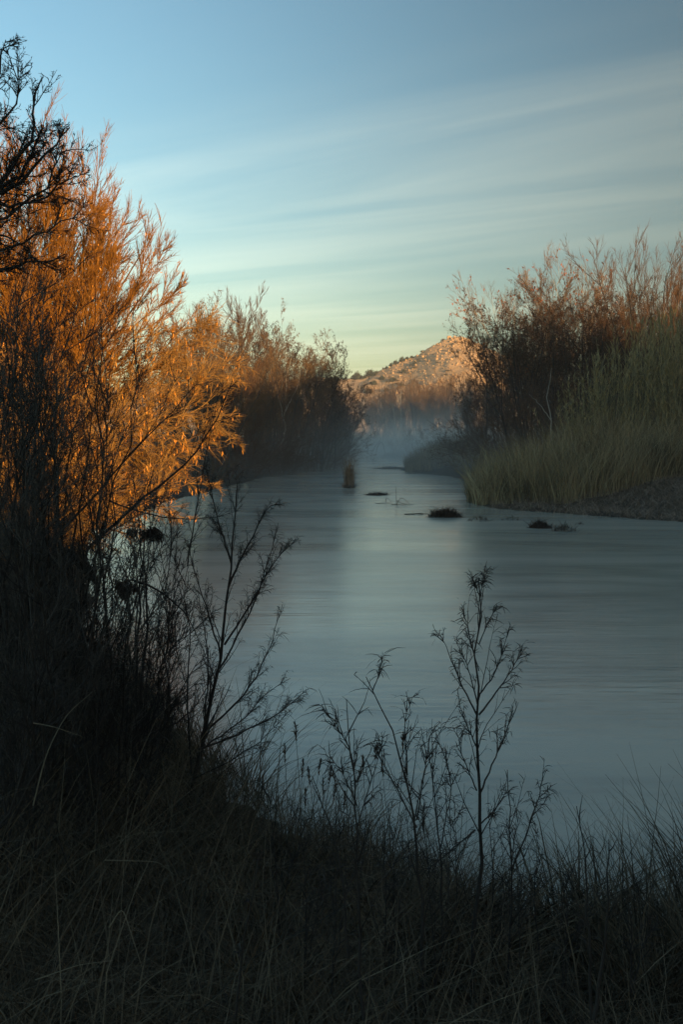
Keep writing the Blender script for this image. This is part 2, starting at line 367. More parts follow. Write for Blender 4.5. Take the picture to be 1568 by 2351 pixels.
# ------------------------------------------------------------------ tree builder
def bush_mesh(seed, h, rad, n, leaf, shape=0.6):
    """dense evergreen scrub: leaf faces in clumps round a dome"""
    r = np.random.default_rng(seed); nc = 26
    c = r.normal(0, 1, (nc, 3)); c = nrm(c) * r.uniform(0.3, 0.9, (nc, 1)); c[:, 2] = np.abs(c[:, 2])
    k = r.integers(0, nc, n); p = c[k] + r.normal(0, 0.16, (n, 3)); p = p * np.array([rad, rad, h]); p[:, 2] = np.abs(p[:, 2])
    d = nrm(r.normal(0, 1, (n, 3))) * leaf * r.uniform(.5, 1.4, (n, 1)); side = nrm(np.cross(d, r.normal(0, 1, (n, 3))))
    P = np.stack([p, p + d], 1); return ribbons(P, np.full((n, 2), leaf * 0.35), side)
def tree_meshes(seed, spec):
    """spec: starts (list of (polyline, radius)) or radial stems; returns trunk mesh data and crown mesh data"""
    r = np.random.default_rng(seed); trunk, crown, tips = [], [], None
    if 'lines' in spec:
        Ps, Rs, Ls = [], [], []
        for pts, r0 in spec['lines']:
            p, l = resample(pts, 12); p[1:] += r.normal(0, spec.get('line_wob', 0.01), (12, 3)) * l
            Ps.append(p); Rs.append(r0 * (1 - 0.8 * np.linspace(0, 1, 13))); Ls.append(l)
        P, R, L = np.stack(Ps), np.stack(Rs), np.array(Ls)
    else:
        n = spec['stems']; a = r.uniform(0, 2 * pi, n); tilt = np.radians(np.abs(r.normal(spec.get('tilt', 15), spec.get('tiltj', 8), n)))
        d = np.stack([np.sin(tilt) * np.cos(a), np.sin(tilt) * np.sin(a), np.cos(tilt)], 1) + np.array([*spec.get('lean', (0, 0)), 0])
        pos = np.stack([np.cos(a), np.sin(a), 0 * a], 1) * spec.get('foot', 0.2) * r.uniform(0, 1, (n, 1))
        L = spec['h'] * r.uniform(0.8, 1.0, n) * spec.get('stemf', 0.97); R0 = spec['r'] * r.uniform(0.6, 1, n)
        P, R = grow(r, pos, d, L, R0, 10, spec.get('swob', 0.06), spec.get('sup', 0.03), 0.8)
    trunk.append(tubes(P, R, 6))
    for li, lv in enumerate(spec['levels']):
        lv = dict(lv); n = lv.pop('n'); to_trunk = lv.pop('trunk', False); sides = lv.pop('sides', 3)
        P, R, L = spawn(r, P, R, L, n, **lv)
        if 'zmin' in spec: 
            keep = P[:, -1, 2] > spec['zmin']; P, R, L = P[keep], R[keep], L[keep]
        (trunk if to_trunk else crown).append(tubes(P, R, sides))
    return trunk, crown, P, r
def ntris(parts): return sum(len(f) * 2 for _, f in parts)
TRI = [0]
def make_tree(name, seed, spec, loc, label, group=None, mt=M_grey, mc=M_brown, rz=0, cat='tree', leaves=None, names=('trunk', 'crown')):
    tr, cr, P, r = tree_meshes(seed, spec)
    root = empty(name, loc, label, cat, group, rz)
    V, Fq = join(tr); TRI[0] += len(Fq) * 2; link(names[0], mesh(names[0], V, Fq, True), mt, root)
    V, Fq = join(cr); TRI[0] += len(Fq) * 2; link(names[1], mesh(names[1], V, Fq), mc, root)
    if leaves:
        ml, n, ln, wd, dr = leaves; V, Fq = leaves_on(r, P, n, ln, wd, dr); TRI[0] += len(Fq) * 2
        link('leaves', mesh('leaves', V, Fq), ml, root)
    return root
def copy_tree(src, loc, rz, scale, label, group=None):
    o = src.copy(); COL.objects.link(o); o.location = tuple(loc); o.rotation_euler = (0, 0, rz); o.scale = scale if isinstance(scale, tuple) else (scale,) * 3
    o['label'] = label
    if group: o['group'] = group
    for ch in src.children:
        c = ch.copy(); COL.objects.link(c); c.parent = o
        for g in ch.children:
            q = g.copy(); COL.objects.link(q); q.parent = c
    return o
def lv(n, t0, t1, ang, lf, rf, K=3, **k): return dict(n=n, t0=t0, t1=t1, ang=ang, lf=lf, rf=rf, K=K, **k)

def base_at(u, d, zoff=-0.15):
    x = (u - 784) / F_D * d; return np.array([x, d, gz(x, d) + zoff])
def height_to(v, d, base): return float(at(784, v, d)[2] - base[2])

exec_order = []
# ---------------------------------------- far grove at the bend of the river
grp = 'bare trees at the bend of the river'
sp = dict(stems=5, tilt=14, tiltj=7, h=15, r=0.17, foot=0.5, levels=[
    lv(9, .12, .95, 26, .42, .5, 4, up=.10, wob=.07, trunk=True), lv(8, .15, 1, 26, .5, .55, 3, up=.08, wob=.1, rmin=.018), lv(7, .2, 1, 26, .55, .6, 2, up=.06, rmin=.014)])
B = base_at(915, 225); pale1 = make_tree('sycamore_tree', 21, dict(sp, stems=2), B, 'bare tree with forked white trunk standing in the mist at the river bend', None, M_pale, M_brown, 0.6)
B = base_at(960, 232); farA = make_tree('bare_tree', 22, dict(sp, h=17), B, 'brown bare tree behind the forked white trunk, right of it below the knoll', None, M_grey, M_rust)
sp2 = dict(sp, stems=9, tilt=20, h=13, r=.1, foot=1.2)
B = base_at(1010, 222); farB = make_tree('bare_tree', 23, sp2, B, 'wide tan bare tree under the sunlit face of the knoll', None, M_grey, M_rust)
for i, (src, u, d, s, rz, lab) in enumerate([
    (farA, 890, 240, .92, 2.0, 'slender brown bare tree left of the forked white trunk'),
    (farB, 860, 250, .80, 1.0, 'low tan bare tree at the left end of the grove, below the hill shoulder'),
    (farB, 935, 262, 1.12, 4.0, 'tallest rusty bare tree of the grove, in front of the shoulder of the knoll'),
    (farA, 1035, 228, 1.0, 5.0, 'brown bare tree at the right end of the grove, beside the dark rounded tree'),
    (farB, 985, 255, 1.1, 3.0, 'pale brown bare tree at the back of the grove, against the knoll'),
    (farA, 1080, 205, .95, 1.3, 'bare tree half hidden behind the dark rounded tree on the right bank'),
    (farB, 1130, 200, 1.0, .5, 'bare tree in shadow behind the dark rounded tree, farther right')]):
    copy_tree(src, base_at(u, d), rz, s, lab, grp)
for i, (u, d, s, lab) in enumerate([(845, 285, 1.0, 'behind the leftmost low tan one'), (872, 275, 1.05, 'between the low tan tree and the slender one, farther back'), (900, 290, 1.2, 'behind the slender brown one'), (928, 280, 1.2, 'in the second rank behind the forked white trunk'),
    (955, 290, 1.35, 'in the second rank under the shoulder of the knoll'), (982, 275, 1.3, 'in the second rank under the left foot of the knoll'), (1008, 285, 1.4, 'in the second rank under the middle of the knoll'), (1035, 270, 1.3, 'in the second rank under the right part of the knoll'), (1065, 280, 1.3, 'in the second rank, partly behind the dark rounded tree'),
    (880, 232, .62, 'low, at the foot of the slender brown tree'), (905, 238, .6, 'low, left of the forked white trunk'), (940, 236, .7, 'low, right of the forked white trunk'), (972, 240, .72, 'low, in front of the brown grove centre'), (1000, 238, .75, 'low, in front of the wide tan tree')]):
    copy_tree(farB, base_at(u, d), i * 1.3, (s, s, s * .98), 'far brown bare tree ' + lab, grp)
copy_tree(pale1, base_at(893, 216), 2.2, .62, 'thin white leaning trunk left of the forked white one at the river bend', grp)
copy_tree(pale1, base_at(1050, 214), 4.0, .8, 'pale trunk in deep mist left of the dark rounded tree', grp)
for o in (pale1, farA, farB): o['group'] = grp

# ---------------------------------------- evergreens and scrub on the hill
V, Fq = bush_mesh(1, 1.0, 1.0, 900, 0.17)
jun = mesh('foliage', V, Fq); jun.materials.append(M_juniper)
V, Fq = bush_mesh(2, 1.0, 1.0, 800, 0.14)
scr = mesh('foliage', V, Fq); scr.materials.append(M_scrub)
TRI[0] += 3400
g_j = 'dark evergreens along the crest of the hill'; g_s = 'dry bushes on the rocky hill'
tkV, tkF = tubes(np.array([[[0, 0, -.5], [0.02, 0, .3], [0.0, 0.02, .9]]]), np.array([[.08, .07, .03]]), 5); jtr = mesh('trunk', tkV, tkF)
jtr.materials.append(M_grey)
def hill_bush(kind, x, y, s, label, group):
    e = empty('juniper_tree' if kind else 'scrub_bush', (x, y, float(hill_z(x, y)) - 0.1 * s), label, 'tree' if kind else 'bush', group, rng.uniform(0, 6))
    e.scale = (s * rng.uniform(.8, 1.1), s * rng.uniform(.8, 1.1), s * (1.15 if kind else .75))
    link('crown' if kind else 'foliage', jun if kind else scr, None, e)
    if kind: link('trunk', jtr, None, e)
hill_bush(1, 12.8, 446, 2.5, 'dark evergreen with pointed top, right one of the skyline pair left of the knoll', g_j)
hill_bush(1, 7.4, 446, 2.6, 'round dark evergreen, left one of the pair on the skyline left of the knoll', g_j)
hill_bush(0, 57.5, 449, 1.7, 'bush on the very summit of the rocky knoll', g_s)
hill_bush(0, 45.5, 449, 1.3, 'small bush on the skyline just left of the summit of the knoll', g_s)
hill_bush(0, 36.2, 449, 1.4, 'bush on the skyline halfway down the left ridge of the knoll', g_s)
for x, y, s in [(10, 444, 1.3), (15.5, 447, 1.1), (20, 448, 1.0), (22.5, 449, 1.3), (24.5, 449, 1.5), (27, 449, 1.9), (29.5, 449, 1.2), (31.5, 449, 1.0), (2, 446, 1.0), (-2, 446, 1.2), (18, 436, 1.5), (22, 430, 1.7), (14, 430, 1.6), (27, 436, 1.4), (19, 418, 1.6), (25, 420, 1.5), (11, 420, 1.8), (32, 440, 1.3)]:
    hill_bush(1, x, y, s, 'dark evergreen bush on the long left shoulder of the knoll', g_j)
for i in range(60):
    x = rng.uniform(16, 78); y = rng.uniform(385, 445)
    hill_bush(0, x, y, rng.uniform(.7, 1.5), 'low dry bush among the boulders on the face of the knoll', g_s)

# ---------------------------------------- trees of the left bank, middle distance
grp = 'trees along the left bank downstream'
vase = dict(stems=10, tilt=13, tiltj=7, h=12, r=.11, foot=.6, swob=.04, stemf=.86, levels=[
    lv(13, .2, 1, 24, .30, .5, 4, up=.10, wob=.06, trunk=True, rmin=.02, fall=.25), lv(9, .12, 1, 22, .45, .55, 3, up=.10, wob=.08, rmin=.014, fall=.3), lv(6, .12, 1, 20, .58, .6, 2, up=.09, rmin=.0095, taper=.5)])
B = base_at(505, 68); vaseT = make_tree('bare_tree', 31, dict(vase, h=height_to(665, 68, B), lean=(-.13, 0)), B, 'tallest bare grey-brown tree behind the orange willow, twigs fanned upward', grp, M_grey, M_brown)
bushy = dict(stems=12, tilt=17, tiltj=9, h=10, r=.08, foot=1.6, swob=.06, levels=[
    lv(9, .1, .95, 32, .42, .5, 4, up=.08, wob=.09, trunk=True), lv(8, .1, 1, 32, .52, .55, 3, up=.05, wob=.12, rmin=.011), lv(8, .1, 1, 34, .5, .6, 2, rmin=.008)])
B = base_at(655, 84); bushR = make_tree('alder_tree', 32, dict(bushy, h=height_to(775, 84, B)), B, 'rust-tinted bushy tree in the middle of the left bank row', grp, M_grey, M_rust, leaves=(M_rust, 1, .12, .05, .6))
B = base_at(738, 92); bushD = make_tree('leafy_tree', 33, dict(bushy, stems=12, tilt=16, h=height_to(790, 92, B), r=.1), B, 'dark leafy tree with raised round head at the river end of the left bank row', grp, M_dark, M_brown, leaves=(M_darkleaf, 2, .11, .06, .5))
shr = dict(stems=13, tilt=38, tiltj=16, h=5.5, r=.035, foot=1.0, swob=.07, sup=-.01, levels=[
    lv(9, .1, .95, 32, .42, .55, 3, wob=.1, rmin=.010), lv(8, .1, 1, 36, .5, .6, 2, rmin=.007), lv(5, .2, 1, 36, .55, .7, 2, rmin=.005)])
B = base_at(640, 80); shrub0 = make_tree('willow_shrub', 34, shr, B, 'dark tangled shrub at the water edge below the rust-tinted tree', None, M_brown, M_brown, cat='shrub', names=('stems', 'twigs'))
# sunlit forked pale stem inside the row
lines = [(np.array([[0, 0, 0], [0.1, 0, 3], [.3, .1, 5.5], [0.7, .1, 9.5]]), .09), (np.array([[.2, 0, 4.5], [-.3, 0, 7], [-.9, 0, 9]]), .06), (np.array([[.3, 0, 5.2], [1.2, 0, 7], [1.7, 0, 9]]), .05)]
B = base_at(646, 83); make_tree('sapling', 35, dict(lines=lines, levels=[lv(12, .3, 1, 25, .3, .5, 3, up=.1, rmin=.012), lv(8, .1, 1, 26, .5, .6, 2, up=.05, rmin=.008)]), B, 'slim tree with pale sunlit trunk in front of the rust-tinted tree', None, M_pale, M_rust)
for src, u, d, s, rz, lab in [
    (vaseT, 490, 71, .93, 1.4, 'bare tree standing close beside the tallest grey-brown one'),
    (bushR, 560, 76, .88, 1.0, 'bushy brown tree right behind the orange willow'),
    (bushD, 610, 88, .98, 2.0, 'brown leafy tree left of the rust-tinted one'),
    (vaseT, 590, 96, .68, 2.4, 'bare fan-shaped tree behind the brown leafy tree'),
    (vaseT, 660, 99, .64, 4.4, 'bare fan-shaped tree behind the rust-tinted tree'),
    (bushR, 700, 90, .95, 3.0, 'bushy tree between the rust-tinted tree and the dark leafy one'),
    (vaseT, 772, 108, .72, .4, 'pale-twigged bare tree behind the dark leafy tree, at the right end of the row'),
    (bushD, 765, 102, .75, 4.1, 'dark tree low on the water side of the dark leafy tree'),
    (bushD, 780, 122, .58, 5.2, 'small dark tree leaning to the river beyond the left bank row'),
    (bushR, 790, 145, .5, 2.2, 'low brown tree at the narrowing of the river, left side'),
    (bushR, 440, 62, .95, 5.5, 'brown bushy tree behind the left part of the orange willow'),
    (vaseT, 380, 70, .7, 5.5, 'bare tree hidden behind the orange willow crown')]:
    copy_tree(src, base_at(u, d), rz, s, lab, grp)
i = 0
for u, d, s in [(590, 78, .9), (615, 79, .75), (680, 84, .8), (705, 88, .9), (740, 93, .9), (750, 100, .8), (765, 112, .7), (780, 125, .6), (560, 74, 1.1), (640, 90, 1.2), (520, 70, 1.0), (790, 150, .6), (806, 180, .7), (600, 84, 1.1), (720, 97, 1.2), (660, 81, .6), (480, 66, .9)]:
    lab = ['just right of the yellow-leaved willow, at the waterline', 'second in the row from the willow', 'under the rust-tinted tree', 'right of the rust-tinted tree', 'below the dark leafy tree', 'at the corner of the bank under the dark leafy tree', 'beyond the corner of the left bank', 'farther round the bend on the left', 'large, tucked behind the willow tips', 'tall, behind the slim pale tree', 'hidden between willow and brown bushy tree', 'faint in mist on the far left bank', 'farthest on the left bank', 'tall, under the brown leafy tree', 'tall, behind the one below the dark leafy tree', 'lowest one, touching the water under the slim pale tree', 'behind the crown of the spreading willow'][i]
    i += 1; copy_tree(shrub0, base_at(u, d, -.3), i * 1.7, (s * 1.1, s * 1.1, s * .95), 'dark shrub ' + lab, 'shrubs at the foot of the left bank trees')

# ---------------------------------------- trees of the right bank
grp = 'trees on the right bank behind the cane'
peach = dict(stems=9, tilt=12, tiltj=7, h=15, r=.13, foot=.6, swob=.04, stemf=.84, lean=(0, 0), levels=[
    lv(14, .25, 1, 30, .34, .5, 4, up=.07, wob=.07, trunk=True, fall=.25, rmin=.02), lv(9, .12, 1, 28, .46, .55, 3, up=.07, wob=.09, rmin=.013, fall=.3), lv(7, .12, 1, 26, .52, .6, 2, up=.06, rmin=.009, taper=.5)])
B = base_at(1285, 76); cott = make_tree('cottonwood_tree', 41, dict(peach, h=height_to(585, 76, B), lean=(0, 0)), B, 'pale-barked tree with scattered red leaves, the tall one right of the knoll', grp, M_pale, M_tan, leaves=(M_redleaf, .14, .16, .12, .8))
dome = copy_tree(bushD, base_at(1150, 86), 2.6, (.95, .95, .86), 'dark rounded tree with drooping twigs in front of the knoll right slope', grp)
vase2 = dict(vase, stems=11, tilt=16, tiltj=8, r=.13)
B = base_at(1520, 70); vaseR = make_tree('bare_tree', 43, dict(vase2, h=height_to(485, 70, B), lean=(-.08, 0)), B, 'tall dark fan-shaped bare tree above the cane at the right', grp, M_dark, M_brown)
for src, u, d, s, rz, lab in [
    (bushR, 1215, 80, 1.05, 1.1, 'brown twiggy tree between the dark rounded tree and the red-leaved one'),
    (cott, 1262, 79, .95, 4.6, 'tan tree crowding the red-leaved tree on its left'),
    (vaseR, 1548, 73, .97, 2.2, 'fan-shaped bare tree right beside the tall dark one'),
    (cott, 1350, 84, .86, 2.1, 'tan fine-twigged tree just right of the red-leaved tree'),
    (cott, 1405, 88, .80, 3.3, 'tan fine-twigged tree below the gap in the skyline right of the red-leaved tree'),
    (vaseR, 1465, 80, .78, 4.9, 'brown fan-shaped tree left of the foot of the fan-shaped tree'),
    (vaseR, 1640, 84, .88, 2.0, 'bare tree at the right edge behind the fan-shaped tree'),
    (vaseR, 1425, 82, .70, 4.0, 'smaller bare fan-shaped tree at the left side of the tall one'),
    (bushD, 1225, 72, .95, .7, 'dark leafy tree at the foot of the red-leaved tree'),
    (bushD, 1310, 70, .95, 2.7, 'dark leafy tree in shade behind the cane tips'),
    (bushD, 1090, 98, .6, 3.0, 'low dark tree left of the dark rounded tree, wrapped in mist'),
    (bushR, 1560, 74, 1.2, 1.6, 'rusty bushy tree at the right edge above the cane'),
    (bushD, 1420, 72, .9, 4.7, 'dark leafy tree behind the middle of the cane')]:
    copy_tree(src, base_at(u, d), rz, s, lab, grp)
# pale kinked trunk seen between cane and trees
B = base_at(1272, 60); make_tree('sapling', 44, dict(lines=[(np.array([[.2, 0, 0], [-.1, 0, 1.6], [-.2, 0, 3.2], [-.45, 0, 4.6], [-.2, 0, 6.2]]), .06), (np.array([[-.2, 0, 3.2], [-.9, 0, 4.2], [-1.5, .2, 4.8]]), .03)], levels=[lv(7, .4, 1, 30, .25, .4, 3, up=.08, rmin=.008), lv(5, .2, 1, 30, .5, .6, 2, rmin=.006)]), B, 'kinked pale trunk in the shade left of the cane stand', None, M_pale, M_grey)
i = 0
for u, d, s in [(1015, 97, .4), (1040, 95, .55), (1070, 88, .7), (1095, 84, 1.0), (1130, 78, 1.1), (1165, 74, 1.1), (1200, 70, 1.0), (1240, 66, 1.0), (1085, 72, .7), (985, 112, .8), (960, 130, .9), (950, 150, 1.0), (1280, 64, 1.1), (1350, 64, 1.2)]:
    lab = ['low one on the tip of the point', 'second on the point', 'behind the reeds of the point', 'left foot of the dark rounded tree', 'right foot of the dark rounded tree', 'between the dark rounded tree and the reed belt', 'left foot of the red-leaved tree', 'right foot of the red-leaved tree', 'small one at the left end of the reed belt', 'beyond the point in pale mist', 'farther beyond the point', 'farthest, at the river bend', 'beside the kinked pale trunk', 'behind the left edge of the cane'][i]
    i += 1; copy_tree(shrub0, base_at(u, d, -.3), i * 2.1, s, 'misty dark shrub, ' + lab, 'misty shrubs on the right bank')

# ---------------------------------------- willows lit by the sun on the left bank
def fan(seed, n, base, targets, r0, jit=.25):
    """stems from around base that arch to target points"""
    r = np.random.default_rng(seed); out = []
    for k in range(n):
        tgt = targets[k % len(targets)] + r.normal(0, jit, 3); b0 = base + np.array([*r.normal(0, .5, 2), 0])
        mid = b0 * .5 + tgt * .5 + np.array([0, 0, .06 * np.linalg.norm(tgt - b0)]) + r.normal(0, .25, 3)
        out.append((np.array([b0, mid, tgt]) - base, r0 * r.uniform(.6, 1)))
    return out
wl = [lv(13, .10, 1, 22, .28, .5, 4, up=.06, wob=.07, rmin=.013, fall=.35), lv(9, .08, 1, 22, .52, .6, 3, up=.07, wob=.09, rmin=.0095, fall=.35), lv(9, .08, 1, 20, .72, .65, 2, up=.08, wob=.09, rmin=.0062, taper=.6)]
Bw = np.array([-9.6, 27.0, 0.6])
tg = [at(50, 410, 27), at(110, 430, 27), at(180, 470, 26.5), at(245, 415, 27), at(-40, 380, 28), at(10, 500, 25), at(90, 530, 25), at(170, 560, 26), at(-120, 400, 27), at(40, 620, 26), at(130, 660, 25.5)]
make_tree('willow_tree', 51, dict(lines=fan(1, 13, Bw, tg, .085), line_wob=.006, levels=wl), Bw, 'tallest orange-twigged willow on the left bank, glowing in low sun', 'orange willows on the left bank', M_willow_trunk, M_willow, leaves=(M_catkin, .05, .07, .03, 1))
Bw = np.array([-8.8, 25.5, 0.5])
tg = [at(245, 585, 26), at(335, 560, 26), at(300, 620, 26), at(290, 520, 26.5), at(350, 590, 26.5), at(200, 590, 26.5), at(320, 690, 26), at(180, 650, 26), at(365, 760, 26), at(270, 720, 26.5), at(360, 700, 27), at(150, 720, 25), at(330, 820, 25), at(230, 820, 25), at(375, 830, 25.5), at(340, 760, 25)]
make_tree('willow_tree', 52, dict(lines=fan(2, 16, Bw, tg, .075), line_wob=.006, levels=wl), Bw, 'orange-twigged willow leaning right over the bank in low sun', 'orange willows on the left bank', M_willow_trunk, M_willow, leaves=(M_catkin, .06, .08, .03, 1))
_w = [o for o in bpy.data.objects if o.name.startswith('willow_tree')]
gw = 'orange willows on the left bank'
copy_tree(_w[0], (-9.9, 29.0, .8), .30, (.98, 1, .90), 'orange willow standing just behind the tallest one', gw)
copy_tree(_w[1], (-10.6, 27.6, .8), .12, (1, 1, .98), 'orange willow filling the crown between the tallest and the right-leaning one', gw)
copy_tree(_w[0], (-12.0, 26.2, .9), -.2, (1, 1, .95), 'orange willow at the left edge behind the crooked black tree', gw)
Bw = np.array([-8.2, 25.0, 0.4])
tg = [at(400, 750, 25.5), at(430, 820, 25), at(465, 880, 25), at(495, 950, 24.5), at(400, 870, 24), at(495, 1030, 24), at(370, 950, 24), at(455, 1000, 25), at(430, 1100, 24), at(300, 1000, 23.5), at(475, 1100, 24.5), at(350, 1150, 24), at(320, 880, 24)]
wl2 = [lv(10, .15, 1, 28, .30, .5, 4, up=-.01, wob=.09, rmin=.011), lv(9, .08, 1, 30, .5, .6, 3, up=-.03, wob=.13, rmin=.008), lv(7, .1, 1, 26, .85, .65, 2, up=-.03, wob=.14, rmin=.0056, taper=.6)]
make_tree('willow_tree', 53, dict(lines=fan(3, 18, Bw, tg, .06), line_wob=.008, levels=wl2), Bw, 'low spreading willow with hanging yellow leaves, arching over the water at left', 'orange willows on the left bank', M_willow_trunk, M_willow2, leaves=(M_catkin, .12, .13, .026, 3.4))
Bw = np.array([-9.6, 22.5, 0.8])
tg = [at(60, 1000, 22), at(160, 900, 22), at(240, 1050, 22), at(200, 1130, 22), at(300, 1180, 22), at(90, 850, 22), at(0, 800, 23), at(280, 1230, 22), at(340, 1200, 22.5)]
make_tree('willow_tree', 54, dict(lines=fan(4, 14, Bw, tg, .05), line_wob=.008, levels=wl2), Bw, 'tan shrubby willow at the foot of the tallest willow, half hidden by dark stems', 'orange willows on the left bank', M_willow_trunk, M_willow2, leaves=(M_catkin, .08, .08, .03, 1.5))

# ---------------------------------------- cane stand and reeds on the right bank
def cane_mesh(seed):
    r = np.random.default_rng(seed)
    P, R = grow(r, np.zeros((1, 3)), np.array([[r.normal(0, .10), r.normal(0, .1), 1]]), np.array([7.0]), np.array([.019]), 9, .035, .012, .6)
    st = tubes(P, R, 4)
    n = 26; t = r.uniform(.25, 1, n) * 9; i = np.minimum(t.astype(int), 8); pos = P[0, i] + (P[0, i + 1] - P[0, i]) * (t - i)[:, None]
    a = r.uniform(0, 6.28, n); d = np.stack([np.cos(a) * .35, np.sin(a) * .35, np.full(n, 1.0)], 1)
    L = r.uniform(.25, .6, n)
    Pl, _ = grow(r, pos, d, L, np.ones(n), 4, .06, -.16, 0)
    side = nrm(np.cross(d, [0, 0, 1]) + 1e-4)
    lf = ribbons(Pl, np.tile(np.array([.008, .024, .022, .014, .002]), (n, 1)), side)
    return mesh('stem', *st), mesh('leaf', *lf)
canes = [cane_mesh(200 + i) for i in range(12)]
for a_, b_ in canes: a_.materials.append(M_cane); b_.materials.append(M_cane_tip); TRI[0] += len(a_.polygons) * 2 + len(b_.polygons) * 2
r = np.random.default_rng(77)
def cane_top(u): return np.interp(u, [1285, 1320, 1370, 1400, 1440, 1568, 1700], [905, 880, 815, 775, 745, 705, 690])
for i in range(290):
    d = r.uniform(49, 58); u = 1285 + 330 * r.random() ** .9
    B = base_at(u, d); H = height_to(cane_top(u) + abs(r.normal(0, 75)), d, B); s = H / 6.9
    e = empty('giant_cane', B, 'tall olive cane stem in the dense stand on the right bank', 'cane', 'giant canes on the right bank', r.uniform(0, 6.28))
    e.scale = (1.0, 1.0, s); k = r.integers(0, 12)
    link('stem', canes[k][0], None, e); tag(link('leaf', canes[k][1], None, e), kind='stuff')
# the rest of the stand behind and between them
r = np.random.default_rng(78); n = 900
d_ = r.uniform(50, 66, n); u_ = r.uniform(1290, 1660, n); x_ = (u_ - 784) / F_D * d_; z_ = ground_z(x_, d_)
top = np.array([at(784, cane_top(u) + 50 + abs(r.normal(0, 95)), d)[2] for u, d in zip(u_, d_)]) - z_
P, R = grow(r, np.stack([x_, d_, z_ - .1], 1), np.stack([r.normal(0, .13, n), r.normal(0, .1, n), np.ones(n)], 1), top, np.full(n, .012), 7, .05, .01, .6)
p1 = tubes(P, R, 3); p2 = leaves_on(r, P, 4, .6, .04, -.5, .2); V, Fq = join([p1, p2]); TRI[0] += len(Fq) * 2
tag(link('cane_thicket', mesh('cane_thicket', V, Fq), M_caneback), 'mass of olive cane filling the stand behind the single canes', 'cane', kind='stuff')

def blades(r, x, y, z, H, lean, width, K=4, curl=.10, up=-.06, dirx=0.0, wob=.06):
    n = len(x); a = r.uniform(0, 2 * pi, n)
    d = np.stack([np.cos(a) * lean + dirx, np.sin(a) * lean, np.ones(n)], 1)
    P, _ = grow(r, np.stack([x, y, z], 1), d, H, np.ones(n), K, wob, 0, 0)
    t = np.linspace(0, 1, K + 1)
    P[:, :, 0] += (np.cos(a) * curl * H)[:, None] * t ** 2; P[:, :, 1] += (np.sin(a) * curl * H)[:, None] * t ** 2; P[:, :, 2] += (up * H)[:, None] * t ** 2
    side = np.stack([np.sin(a + r.normal(0, .8, n)), np.cos(a), np.zeros(n)], 1); side = nrm(side)
    Wd = width[:, None] * (1 - .85 * t ** 1.5)[None, :]
    return ribbons(P, Wd, side)
r = np.random.default_rng(79)
# reed belt: between the water and the cane
n = 11500; u_ = r.uniform(1075, 1640, n); lo = np.interp(u_, [1075, 1100, 1300, 1400, 1568, 1640], [49, 47, 44.2, 44.5, 46, 47]); d_ = lo + r.uniform(0, 1, n) ** 1.2 * 9
x_ = (u_ - 784) / F_D * d_; sd = river_sd(x_, d_); k = sd > -.5; x_, d_, u_ = x_[k], d_[k], u_[k]; n = len(x_); z_ = ground_z(x_, d_)
H = np.interp(u_, [1075, 1110, 1180, 1300, 1450, 1568, 1640], [1.6, 2.3, 3.0, 2.9, 2.9, 2.7, 2.6]) * r.uniform(.45, 1.15, n) * (1 + .7 * vnoise(x_, d_, 1.1, 4))
V, Fq = blades(r, x_, d_, z_ - .05, H, .16, np.full(n, .012) * r.uniform(.6, 1.5, n), 4, .20, -.08, .0, .10); TRI[0] += len(Fq) * 2
tag(link('reed_bed', mesh('reed_bed', V, Fq), M_reed), 'belt of tall olive reeds along the right waterline', 'reeds', kind='stuff')
n = 1500; u_ = r.uniform(1085, 1640, n); lo = np.interp(u_, [1075, 1100, 1300, 1400, 1568, 1640], [49, 47, 44.2, 44.5, 46, 47]); d_ = lo + r.uniform(0, 1, n) ** 1.3 * 6
x_ = (u_ - 784) / F_D * d_; sd = river_sd(x_, d_); k = sd > -.3; x_, d_ = x_[k], d_[k]; n = len(x_)
V, Fq = blades(r, x_, d_, ground_z(x_, d_) - .05, r.uniform(.8, 3.7, n), .22, np.full(n, .012), 5, .35, -.18, 0, .12); TRI[0] += len(Fq) * 2
tag(link('straw_reeds', mesh('straw_reeds', V, Fq), M_reedpale), 'pale bent straw stalks standing out of the reed belt', 'reeds', kind='stuff')
# dead grass mound in front at the right
n = 9000; x_ = r.uniform(6.5, 19, n); d_ = r.uniform(36, 46, n); sd = river_sd(x_, d_); k = (sd > -.1); x_, d_ = x_[k], d_[k]; n = len(x_); z_ = ground_z(x_, d_)
V, Fq = blades(r, x_, d_, z_ - .05, r.uniform(.5, 1.2, n), .7, np.full(n, .008), 4, .5, -.55, -.1); TRI[0] += len(Fq) * 2
tag(link('dead_grass', mesh('dead_grass', V, Fq), M_deadgrass), 'matted grey-brown dead grass on the bank in front of the reeds', 'grass', kind='stuff')
# reeds on the misty promontory, and beyond
n = 5000; u_ = r.uniform(930, 1120, n); d_ = r.uniform(84, 104, n); x_ = (u_ - 784) / F_D * d_; sd = river_sd(x_, d_); k = sd > -.6; x_, d_ = x_[k], d_[k]; n = len(x_)
V, Fq = blades(r, x_, d_, ground_z(x_, d_) - .05, np.minimum(2.0, .9 + .35 * np.abs(x_ - 5.2)) * r.uniform(.6, 1.2, n), .14, np.full(n, .018), 3, .15, -.05); TRI[0] += len(Fq) * 2
tag(link('promontory_reeds', mesh('promontory_reeds', V, Fq), M_reed), 'grey misty reeds on the point that juts into the river from the right', 'reeds', kind='stuff')
n = 7000; x_ = r.uniform(-6, 30, n); d_ = r.uniform(150, 236, n); sd = river_sd(x_, d_); k = (sd > -.5) & (sd < 9); x_, d_ = x_[k], d_[k]; n = len(x_)
V, Fq = blades(r, x_, d_, ground_z(x_, d_) - .05, r.uniform(1.5, 3.6, n), .12, np.full(n, .04), 3, .15, -.05); TRI[0] += len(Fq) * 2
